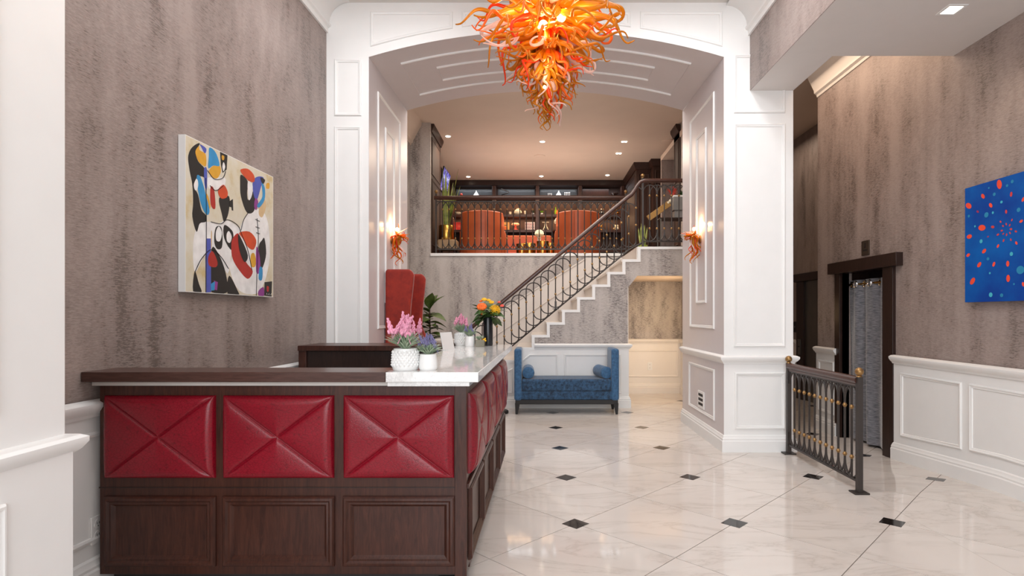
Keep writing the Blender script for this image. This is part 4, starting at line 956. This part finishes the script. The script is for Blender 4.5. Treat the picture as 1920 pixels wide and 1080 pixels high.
for x, y, z, lab in ((2.62, 11.5, 5.0, 'round ceiling speaker by the wood panelling at right'), (3.55, 7.5, 4.75, 'round ceiling speaker over the corridor'), (.0, 12.6, 5.0, 'round ceiling speaker in the middle of the bar ceiling')):
    s = root('ceiling_speaker', lab, 'speaker', (x, y, z))
    mk('rim', B().lathe([(.115, 0), (.13, 0), (.13, -.008), (.115, -.010)], n=28), 'taupe_ceil', s)
    mk('grille', B().lathe([(0, -.003), (.115, -.003), (.115, -.006), (0, -.008)], n=28), GR, s)
light('assumed_alcove_lamp', 'AREA', (2.585, 9.15, 1.5), 24, (1, .72, .42), .3, .9, (0, math.radians(78), math.radians(-25)))  # assumed source hidden behind the pier for the warm alcove, no lamp modelled
for x in (-1.77, -.635, .505, 1.635):
    for z in (4.53, 4.03): light('assumed_shelf_lamp', 'AREA', (x, 15.0, z), 7, (1, .62, .34), .95, .1)  # assumed strips for the warm glow on the shelves, no fittings modelled
    light('assumed_shelf_lamp', 'AREA', (x, 14.95, 4.85), 3, (.9, .95, 1), .95, .06)  # cool strip added the same way to lift the top compartments
vg = root('vent_grille', 'small white wall vent with dark slots low on the arch pier', 'vent', (PX1-.003, 6.77, .43))
mk('face', B().box(-.012, 0, -.125, .125, -.105, .10), 'white', vg, bevel=.003)
for z in (-.055, 0, .055): mk('slot', B().box(-.0135, -.0115, -.09, .09, z-.016, z+.016), 'matte_black', vg)
def outlet(lab, loc, rz):
    o = root('power_outlet', lab, 'outlet', loc, rz)
    mk('plate', B().box(-.04, .04, -.008, 0, -.072, .072), 'white', o, bevel=.002)
    for z in (-.03, .03):
        f = mk('receptacle', B().lathe([(0, -.008), (.024, -.008), (.024, -.0105), (0, -.0105)], ax='y', n=20), 'ceramic', o, loc=(0, 0, z))
        mk('slots', B().box(-.009, -.006, -.0112, -.0104, -.002, .010).box(.006, .009, -.0112, -.0104, -.002, .010).box(-.003, .003, -.0112, -.0104, -.014, -.009), 'matte_black', f)
outlet('white wall outlet beside the left end of the reception desk', (LX(2.965)+.012, 2.965, .32), pi/2)
outlet('white wall outlet in the alcove under the stairs', (2.03, MY-.021, .50), 0)
sp = root('wall_sign', 'small bronze restroom sign with a pictogram above the curtained doorway', 'sign', (RW, 6.535, 2.225))
mk('plate', B().box(-.012, 0, -.075, .075, -.085, .085), plain('bronze_plate', '#4a3d33', .4, .4), sp, bevel=.002)
mk('pictogram', B().prism([(.022, .0), (-.022, .0), (-.006, .035), (.006, .035)], 'x', -.0135, -.0115).prism([(.011*math.cos(2*pi*i/10), .046+.011*math.sin(2*pi*i/10)) for i in range(10)], 'x', -.0135, -.0115).box(-.0135, -.0115, -.04, .04, -.036, -.018), 'matte_black', sp, smooth=0)
kp = root('call_button_plate', 'dark call button plate beside the far steel door', 'button', (4.795, 10.55, 1.22))
mk('plate', B().box(-.012, 0, -.06, .06, -.10, .10), 'matte_black', kp, bevel=.002)
mk('button', B().lathe([(0, -.012), (.018, -.012), (.018, -.018), (0, -.018)], ax='x', n=14), 'steel', kp)
cp = root('card_reader', 'grey card reader on the jamb of the far steel door', 'reader', (4.738, 10.25, .86))
mk('case', B().box(-.02, 0, -.05, .05, -.14, .14), 'steel', cp, bevel=.003); mk('slot', B().box(-.022, -.02, -.03, .03, .0, .02), 'matte_black', cp)
# curtain on a rod
cu_ = root('door_curtain', 'grey blue velvet curtain on chrome grommets in the wood door frame', 'curtain', (RW+.075, 6.6, -.08))
b = B(); nu, nv = 90, 24; vs_ = []
def cpos(t, v):
    y = 7.035-.84*t; amp = .022+.012*(1-v)
    x = RW+.075+amp*math.sin(t*6*pi+.6+.25*math.sin(v*3))+.008*math.sin(t*31+v*4)
    return (x-RW-.075, y-6.6, -.0+v*1.93+.02)
for j in range(nv+1):
    for i in range(nu+1): vs_.append(cpos(i/nu, j/nv))
b.add(vs_, [(j*(nu+1)+i, j*(nu+1)+i+1, (j+1)*(nu+1)+i+1, (j+1)*(nu+1)+i) for j in range(nv) for i in range(nu)])
mk('cloth', b, 'curtain', cu_, smooth=180)
mk('rod', B().tube([(0, -.46, 1.90), (0, .46, 1.90)], .014, 10), 'gold', cu_)
for t in (.08, .25, .42, .58, .75, .92):
    p = cpos(t, .955); vs2 = [(p[0]-.012, p[1]+.034*math.cos(2*pi*i/16), 1.90+.034*math.sin(2*pi*i/16)) for i in range(17)]
    mk('grommet', B().tube(vs2, .009, 6), 'chrome', cu_)
# ---------------------------------------------------------------- bar on the mezzanine
FZ = 2.525; BF = 14.86
bc = root('bookcase', 'wide dark walnut bookcase filling the back wall of the bar', 'bookcase', (-.05, 15, FZ))
part('back_panel', B().box(-2.37, 2.25, 15.2, 15.24, FZ, 4.98), 'wood_wall', bc)
part('cornice', B().box(-2.37, 2.25, BF-.04, 15.2, 4.86, 4.995), 'wood_dark', bc, bevel=.01)
for x in (-2.33, -1.21, -.06, 1.07, 2.2): part('upright', B().box(x-.045, x+.045, BF, 15.2, FZ, 4.86), 'wood_x', bc, bevel=.004)
for z in (4.54, 4.04, 3.63, 3.1): part('shelf', B().box(-2.33, 2.2, BF+.01, 15.2, z, z+.065), 'wood_x', bc)
part('base_cabinet', B().box(-2.33, 2.2, BF+.02, 15.2, FZ, 3.05), 'wood_dark', bc)
for x in (-1.75, -.63): part('mirror_panel', B().box(x-.5, x+.5, 15.19, 15.198, 4.61, 4.84), plain('grey_glass_back', '#4d5257', .25), bc)
part('mirror_panel', B().box(.0, 1.0, 15.19, 15.198, 4.61, 4.84), plain('grey_glass_back', '#4d5257', .25), bc)
part('wood_insert', B().box(1.14, 1.85, 15.1, 15.15, 4.61, 4.82), 'wood', bc)
def px(x, D=15.0): return (x-1012)/1055*D
def item(name, lab, cat, b, mats, loc, grp=None, **kw):
    return mk(name, b, mats, None, loc=loc, label=lab, cat=cat, group=grp, **kw)
S1, S2, S3 = 4.606, 4.106, 3.696
cone = [(0, 0), (.085, 0), (.088, .01), (.05, .07), (.018, .11), (.012, .14), (.016, .15), (0, .15)]
item('stoppered_vase', 'white cone-shaped vase on the top shelf left of the bookcase', 'vase', B().lathe(cone), 'ceramic', (px(893), 15, S1), 'white cone vases on the top shelf')
item('stoppered_vase', 'white cone-shaped vase on the top shelf between rows of tiny figures', 'vase', B().lathe(cone), 'ceramic', (px(1047.5), 15, S1), 'white cone vases on the top shelf')
item('knot_sculpture', 'dark knotted metal sculpture on the top shelf', 'sculpture', B().tube(cr([(.09*math.cos(a*2), .04*math.sin(a*3), .09+.07*math.sin(a)) for a in [2*pi*i/14 for i in range(14)]], 4, True), .014, 6), 'iron', (px(947), 15, S1+.02))
fig = [(0, 0), (.018, 0), (.02, .01), (.008, .03), (.012, .055), (.016, .065), (.006, .08), (0, .085)]
for i, (x, l) in enumerate(((1028, 'first'), (1031, 'second'), (1034, 'third'))):
    item('small_figure', 'tiny pale figure, %s of three left of the white cone vase' % l, 'figurine', B().lathe(fig, n=10), 'ceramic', (px(x), 15, S1), 'tiny figures on the top shelf')
for i, (x, l) in enumerate(((1059, 'first'), (1062, 'second'), (1065, 'third'), (1068, 'last'))):
    item('small_figure', 'tiny pale figure, %s of four right of the white cone vase' % l, 'figurine', B().lathe([(r*1.2, z*1.35) for r, z in fig], n=10), 'ceramic', (px(x), 15, S1), 'tiny figures on the top shelf')
item('orange_ornament', 'small orange ornament at the left of the top shelf', 'ornament', B().ball((0, 0, .04), .04).lathe([(.03, 0), (.012, .015)]), 'coral_petal', (px(865), 15, S1))
item('silver_bowl', 'low silver bowl at the right end of the top shelf', 'bowl', B().lathe([(0, 0), (.04, 0), (.09, .05), (.11, .075), (.10, .075), (.03, .02), (0, .015)]), 'chrome', (px(1154)-.03, 15, S1))
b = B().lathe([(0, 0), (.06, 0), (.105, .05), (.10, .10), (.06, .14), (.035, .15), (.04, .175), (.03, .175), (0, .15)])
item('round_jar', 'round cream jar on the middle shelf between two candles', 'jar', b, 'ivory_petal', (px(971), 15, S2))
def candle(x, h, lab):
    r = root('pillar_candle', lab, 'candle', (px(x), 15, S2), group='candles on the middle shelf')
    mk('wax', B().lathe([(0, 0), (.034, 0), (.034, h), (.028, h), (0, h-.005)], n=16), 'ivory_petal', r); mk('wick', B().tube([(0, 0, h-.01), (0, 0, h+.015)], .003, 5), 'matte_black', r)
candle(956.5, .085, 'short cream candle left of the round cream jar'); candle(985, .11, 'taller cream candle right of the round cream jar')
item('shell_bowl', 'cream shell-shaped bowl at the left of the middle shelf', 'bowl', B().lathe([(0, 0), (.04, 0), (.09, .06), (.08, .065), (0, .02)]), 'ivory_petal', (px(859), 15, S2))
def sprout(x, lab, r_=.045, mat='leaf'):
    r = root('small_plant', lab, 'plant', (px(x), 15, S2), group='small green plants on the middle shelf')
    mk('pot', B().lathe([(0, 0), (.03, 0), (.035, .05), (.03, .05), (0, .04)], n=16), 'ceramic', r)
    mk('foliage', tuft(30, r_*1.6, r_*1.3, .012, int(x)), mat, r, loc=(0, 0, .05), kind='stuff')
sprout(999.5, 'small green plant at the right end of the middle left shelf'); sprout(1016, 'bright lime green plant right of the central upright', .05, plain('lime_leaf', '#7fb51f', .5))
bt = [(0, 0), (.03, 0), (.033, .02), (.033, .11), (.014, .15), (.012, .19), (.016, .195), (.016, .21), (0, .21)]
item('green_bottle', 'tall lime green bottle on the middle shelf', 'bottle', B().lathe(bt, n=16), plain('lime_glass', '#86b01e', .2), (px(1042), 15, S2))
item('orange_bottle', 'small orange bottle beside the tall lime green bottle', 'bottle', B().lathe([(r*1.05, z*.55) for r, z in bt], n=16), 'orange_petal', (px(1044.8, 14.93), 14.93, S2))
item('dark_decanter', 'dark round decanter with a bright stopper on the middle shelf', 'decanter', B().lathe([(0, 0), (.07, 0), (.08, .04), (.06, .09), (.02, .11), (.02, .13), (0, .13)]).ball((0, 0, .145), .022, mi=1), ['black', 'chrome'], (px(1127.5), 15, S2))
item('gold_shell', 'small golden shell ornament right of the dark decanter', 'ornament', B().lathe([(0, 0), (.03, 0), (.06, .05), (.03, .09), (0, .1)], n=14), 'gold', (px(1157), 15, S2))
def pic(x0, x1, h, lab, mat, name='framed_print', mats2=None, deco=None):
    xa, xb = px(x0, 14.95), px(x1, 14.95); w = xb-xa
    r = root(name, lab, 'picture', ((xa+xb)/2, 14.95, S3), group='small pictures on the lower shelf')
    mk('board', B().box(-w/2, w/2, 0, .02, 0, h), mat, r, bevel=.003)
    if deco: mk('print', deco(w, h), mats2, r, smooth=0)
pic(851, 868, .21, 'bright red print at the left of the lower shelf', plain('bright_red_print', '#e0362a', .5), mats2=['coral_petal'], deco=lambda w, h: B().box(-w*.1, w*.38, -.002, 0, h*.35, h*.62).box(-w*.4, -w*.2, -.002, 0, h*.1, h*.3))
pic(937, 955, .21, 'orange and yellow sunset print on the lower shelf', plain('sunset_print', '#f0b25a', .5), mats2=['orange_petal', 'matte_black'], deco=lambda w, h: B().prism([(-w*.5, .004), (w*.3, .004), (w*.3, h*.35), (-w*.1, h*.55), (-w*.5, h*.45)], 'y', -.002, 0).prism([(-w*.4, h*.62), (w*.2, h*.55), (w*.25, h*.62), (-w*.3, h*.70)], 'y', -.002, 0, 1))
pic(984.5, 1003, .215, 'white print densely patterned in red and dark specks on the lower shelf', plain('white_print', '#e8ddd6', .5), mats2=['dot1', 'matte_black'], deco=lambda w, h: [B_ for B_ in [B()] if [B_.box(-w*.46+w*.115*i, -w*.40+w*.115*i, -.002, 0, .012+h*.12*j, .012+h*.12*j+h*(.05+.03*((i*3+j) % 3)), (i+j) % 2) for i in range(8) for j in range(7)]][0])
mb = root('mushroom_lamp', 'small glowing mushroom-shaped lamp on the lower shelf', 'lamp', (px(966.5), 15, S3))
mk('shade', B().lathe([(.10, .15), (.11, .16), (.08, .19), (0, .2), ], n=24), emit('lit_shade', '#ff9c6a', 1.1), mb); mk('base', B().lathe([(0, 0), (.07, 0), (.07, .02), (.03, .05), (.02, .15), (0, .15)], n=20), 'coral_petal', mb)
ts = root('tower_model', 'pale lattice tower model with a flat top on the lower shelf', 'model', (px(1023), 15, S3+.009))
for sx in (-1, 1):
    for sy in (-1, 1): mk('leg', B().tube([(sx*.07, sy*.05, 0), (sx*.03, sy*.025, .09), (sx*.01, sy*.01, .2)], .008, 6), 'ivory_petal', ts)
mk('brace', B().box(-.05, .05, -.035, .035, .05, .06).box(-.03, .03, -.02, .02, .10, .11), 'ivory_petal', ts); mk('top_plate', B().box(-.09, .09, -.03, .03, .2, .215), 'ivory_petal', ts)
hy = root('potted_hydrangea', 'creamy hydrangea in a white bucket left of the second orange chair', 'plant', (px(1050, 14.6), 14.6, 3.63))
mk('pot', B().lathe([(0, 0), (.08, 0), (.10, .17), (.09, .17), (0, .15)]), 'ceramic', hy); b = B()
R = random.Random(3)
for i in range(40): b.ball((R.uniform(-.13, .13), R.uniform(-.08, .08), .2+R.uniform(0, .12)), .03, n=6)
mk('blooms', b, 'ivory_petal', hy, kind='stuff'); mk('foliage', tuft(30, .12, .17, .025, 2, 1), 'leaf', hy, loc=(0, 0, .15), kind='stuff')
ct = root('side_table', 'slim dark side table below the hydrangea bucket', 'table', (px(1047, 14.6), 14.6, FZ))
mk('table_top', B().lathe([(0, 1.075), (.17, 1.075), (.17, 1.104), (0, 1.104)], n=24), 'wood', ct)
mk('pole', B().tube([(0, 0, 0), (0, 0, 1.08)], .012, 8), 'gold', ct); mk('base', B().lathe([(0, 0), (.16, 0), (.16, .02), (0, .025)], n=24), 'gold', ct)
for x, l, m in ((1127, 'gold cup ornament behind the stair handrail', 'gold'),):
    item('gold_cup', l, 'ornament', B().lathe([(0, 0), (.035, 0), (.01, .03), (.01, .06), (.04, .1), (.035, .14), (0, .15)], n=16), m, (px(x), 15, S3))
item('white_coral', 'white coral ornament at the right end of the lower shelf', 'ornament', (lambda b: [b.ball((.05*math.sin(i*2.1), .03*math.cos(i*1.7), .04+.012*i), .032, n=6) for i in range(9)] and b)(B()), 'ivory_petal', (px(1155), 15, S3))
# seats and tables
def barrel(lab, x, D, arm_side):
    r = root('barrel_chair', lab, 'chair', (x, D, FZ), group='orange barrel chairs at the bar')
    vs_ = []; n = 28; b = B(); Ro, Ri = .45, .36
    prof_h = lambda a: 1.0 if abs(a) < 1.35 else max(.62, 1.0-1.5*(abs(a)-1.35))
    for i in range(n+1):
        a = -2.2+4.4*i/n; s_, c_ = math.sin(a), -math.cos(a); h = prof_h(a)
        vs_ += [(Ro*s_, Ro*c_, .12), (Ro*s_, Ro*c_, h), (Ri*s_, Ri*c_, h), (Ri*s_, Ri*c_, .12)]
    f = [(4*i+j, 4*i+(j+1) % 4, 4*i+4+(j+1) % 4, 4*i+4+j) for i in range(n) for j in range(4)]+[(0, 1, 2, 3), (4*n+3, 4*n+2, 4*n+1, 4*n)]
    mk('backrest', b.add(vs_, f), 'orange_leather', r, bevel=.02)
    for a in (-1.1, -.66, -.22, .22, .66, 1.1): mk('seam', B().tube([(Ro*math.sin(a)*1.002, -Ro*math.cos(a)*1.002, .14), (Ro*math.sin(a)*1.002, -Ro*math.cos(a)*1.002, .99)], .006, 5), plain('dark_orange_seam', '#b04f2a', .5), r)
    mk('seat', B().lathe([(0, .15), (.35, .15), (.36, .3), (.34, .46), (0, .48)], n=28), 'orange_leather', r)
    mk('plinth', B().lathe([(0, 0), (.38, 0), (.38, .10), (.36, .13), (0, .13)], n=28), 'black', r)
    for s in (-1, 1): mk('armrest', B().box(s*.40-.07, s*.40+.07, -.05, .42, .15, .66), 'orange_leather', r, bevel=.04)
barrel('orange leather barrel chair behind the balcony rail, left of the brass tables', px(903.5, 11.45), 11.6, 1)
barrel('orange leather barrel chair behind the balcony rail, by the stair handrail', px(1084, 11.45), 11.6, -1)
so = root('banquette', 'long red-orange upholstered banquette in front of the bookcase', 'sofa', (0, 14.3, FZ))
mk('backrest', B().box(-1.0, .30, .28, .42, .2, .98), 'orange_leather', so, bevel=.03); mk('seat', B().box(-1.0, .30, -.3, .30, .15, .48), 'red_fabric', so, bevel=.04)
mk('armrest', B().box(-1.12, -.98, -.32, .42, .1, .90), 'red_fabric', so, bevel=.03); mk('plinth', B().box(-1.05, .28, -.25, .38, 0, .15), 'matte_black', so)
def drum(x, D, h, r_, lab):
    r = root('drum_table', lab, 'table', (px(x, D), D, FZ), group='gold drum tables between the orange chairs')
    mk('body', B().lathe([(0, 0), (r_*.9, 0), (r_, .01), (r_*.97, h*.5), (r_, h-.012), (r_*.98, h), (0, h)], n=28), 'gold', r); mk('rim', B().tube([(r_*math.cos(2*pi*i/28), r_*math.sin(2*pi*i/28), h) for i in range(29)], .007, 5), 'gold', r)
drum(978.5, 12.6, .50, .125, 'shorter gold drum table right of the first orange chair'); drum(992.5, 12.9, .55, .145, 'gold drum table in the middle of the cluster'); drum(1017.5, 12.6, .56, .135, 'gold drum table under the white hydrangea ball'); drum(1032, 13.0, .56, .12, 'gold drum table beside the second orange chair')
hb = root('hydrangea_vase', 'ball of white hydrangea in a small glass vase on a gold drum table', 'flowers', (px(1011, 12.6), 12.6, FZ+.568))
mk('vase', B().lathe([(0, 0), (.035, 0), (.045, .06), (.04, .11), (.03, .11), (0, .02)], n=18), 'ceramic', hb); b = B()
for i in range(60):
    t = math.acos(1-1.7*(i+.5)/60); a = i*2.4; b.ball((.085*math.sin(t)*math.cos(a), .085*math.sin(t)*math.sin(a), .17+.075*math.cos(t)), .022, n=5)
mk('blooms', b, 'ivory_petal', hb, kind='stuff')
# left side: gold planter with snake plant on a stool, screen
gpX, gpD = px(837, 10.9), 10.9
sl = root('tan_stool', 'tan upholstered stool carrying the gold planter', 'stool', (gpX+.05, gpD, FZ))
mk('seat', B().box(-.2, .17, -.17, .17, .17, .365), plain('tan_fabric', '#a98a68', .7), sl, bevel=.03)
for x in (-.16, .13):
    for y in (-.13, .13): mk('leg', B().tube([(x, y, 0), (x, y, .18)], .018, 8), 'wood_dark', sl)
gp = root('gold_planter', 'polished gold cylinder planter of tall variegated snake plant by the balcony', 'plant', (gpX, gpD, FZ+.367))
mk('pot', B().lathe([(0, 0), (.14, 0), (.145, .01), (.145, .27), (.14, .28), (.13, .27), (0, .24)], n=32), 'gold', gp)
R = random.Random(8)
for i in range(15):
    a = i*2.4; L = R.uniform(.7, 1.15); tilt = R.uniform(.03, .28)*(1 if math.cos(a) > -.2 else .15); ww_ = R.uniform(.022, .034); vs_ = []
    for q in range(9):
        t = q/8; o_ = .05+L*tilt*t**1.3; wq = ww_*(math.sin(pi*min(.98, .25+.75*t))+.03)
        c_ = Vector((o_*math.cos(a), o_*math.sin(a), .24+L*t)); s_ = Vector((-math.sin(a+t), math.cos(a+t), 0))*wq
        vs_ += [c_-s_, c_+Vector((math.cos(a), math.sin(a), 0))*wq*.3, c_+s_]
    mk('leaf', B().add(vs_, [(3*q+j, 3*q+j+1, 3*q+j+4, 3*q+j+3) for q in range(8) for j in range(2)]), 'snake', gp)
tv = root('wall_screen', 'tilted wall screen showing a violet blue picture on the left wood wall', 'screen', (-2.11, 12.58, 4.42))
k = Nodes('violet_picture'); n = k.noise(k.coord((1, 1, 1)), 7, 5, .7, 1.5)
cc = k.ramp(n, [(.3, '#1a1450'), (.5, '#3c3aa8'), (.62, '#8f8fe0'), (.75, '#2a1a60')]); k.set(Base_Color=cc, Emission_Color=cc, Emission_Strength=.55, Roughness=.2)
o = mk('case', B().box(-.03, 0, -.42, .42, -.25, .25), 'matte_black', tv, bevel=.005); o.rotation_euler = (0, .22, 0)
p_ = mk('picture', B().box(.0005, .002, -.40, .40, -.23, .23), k.m, tv, smooth=0); p_.rotation_euler = (0, .22, 0)
mk('bracket', B().tube([(-.2, 0, 0), (-.03, 0, 0)], .02, 8), 'matte_black', tv)
# right side by the landing
cn = root('console_table', 'slim metal console table against the wood panelling at the stair head', 'table', (2.35, 9.75, Z0))
mk('top', B().box(-.3, .25, -.15, .15, .58, .60), 'wood_dark', cn, bevel=.003)
for x in (-.28, .23):
    for y in (-.13, .13): mk('leg', B().box(x-.01, x+.01, y-.01, y+.01, 0, .58), 'steel', cn, smooth=0)
mk('cross_bar', B().box(-.28, .23, -.005, .005, .12, .13), 'steel', cn)
pl = root('grey_planter', 'grey box planter of orange and green succulents on the console table', 'planter', (2.42, 9.72, Z0+.60))
mk('box', B().box(-.13, .12, -.1, .1, .13, .37).box(-.11, .1, -.08, .08, 0, .13), plain('grey_planter_paint', '#827f7c', .5), pl, bevel=.004); mk('sand', B().box(-.135, .125, -.105, .105, .355, .385), 'ceramic', pl, bevel=.006)
mk('foliage', tuft(40, .16, .12, .012, 31, .8), 'leaf', pl, loc=(.05, 0, .37), kind='stuff'); mk('orange_foliage', tuft(50, .22, .12, .014, 32, .8), 'coral_petal', pl, loc=(-.12, 0, .36), kind='stuff')
tr = root('woven_tray', 'tan woven tray leaning on the console table beside the grey planter', 'tray', (2.09, 9.6, Z0+.61))
o = mk('board', B().box(-.26, .19, -.02, .02, -.0, .10), plain('woven_tan', '#a87f45', .7, vary=.25, scale=90), tr, bevel=.004); o.rotation_euler = (0, -.62, 0); o.location = (.0, 0, .08)
mk('shells', B().ball((.10, 0, .24), .03, n=8).ball((.14, 0, .27), .03, n=8).ball((-.08, 0, .12), .022, n=8), 'ivory_petal', tr)
lm = root('brass_wall_lamp', 'small curved brass wall lamp above the grey planter', 'wall lamp', (2.575, 9.9, 4.05))
lm.location = (2.615, 9.9, 3.45)
mk('plate', B().lathe([(0, 0), (.03, 0), (.03, -.012), (0, -.012)], ax='x', n=16), 'brass', lm)
mk('arm', B().tube(cr([(0, 0, 0), (-.08, 0, .12), (-.20, 0, .05), (-.18, 0, -.18), (-.08, 0, -.30)], 6), .009, 8), 'brass', lm)
mk('shade', B().lathe([(.012, .05), (.05, -.03), (.046, -.03), (.01, .04)], n=16), 'brass', lm, loc=(-.08, 0, -.31))
yp = root('small_snake_plant', 'small yellow green snake plant on the landing behind the post', 'plant', (1.72, 9.4, Z0))
mk('pot', B().lathe([(0, 0), (.07, 0), (.085, .1), (.075, .1), (0, .08)], n=20), plain('lime_pot', '#98a54a', .4), yp)
for i in range(8):
    a = i*2.4; b = B().tube([(.03*math.cos(a), .03*math.sin(a), .07), (.06*math.cos(a), .06*math.sin(a), .25), (.08*math.cos(a), .08*math.sin(a), .36+.03*(i % 4))], [.013, .015, .002], 6)
    mk('leaf', b, 'snake', yp)
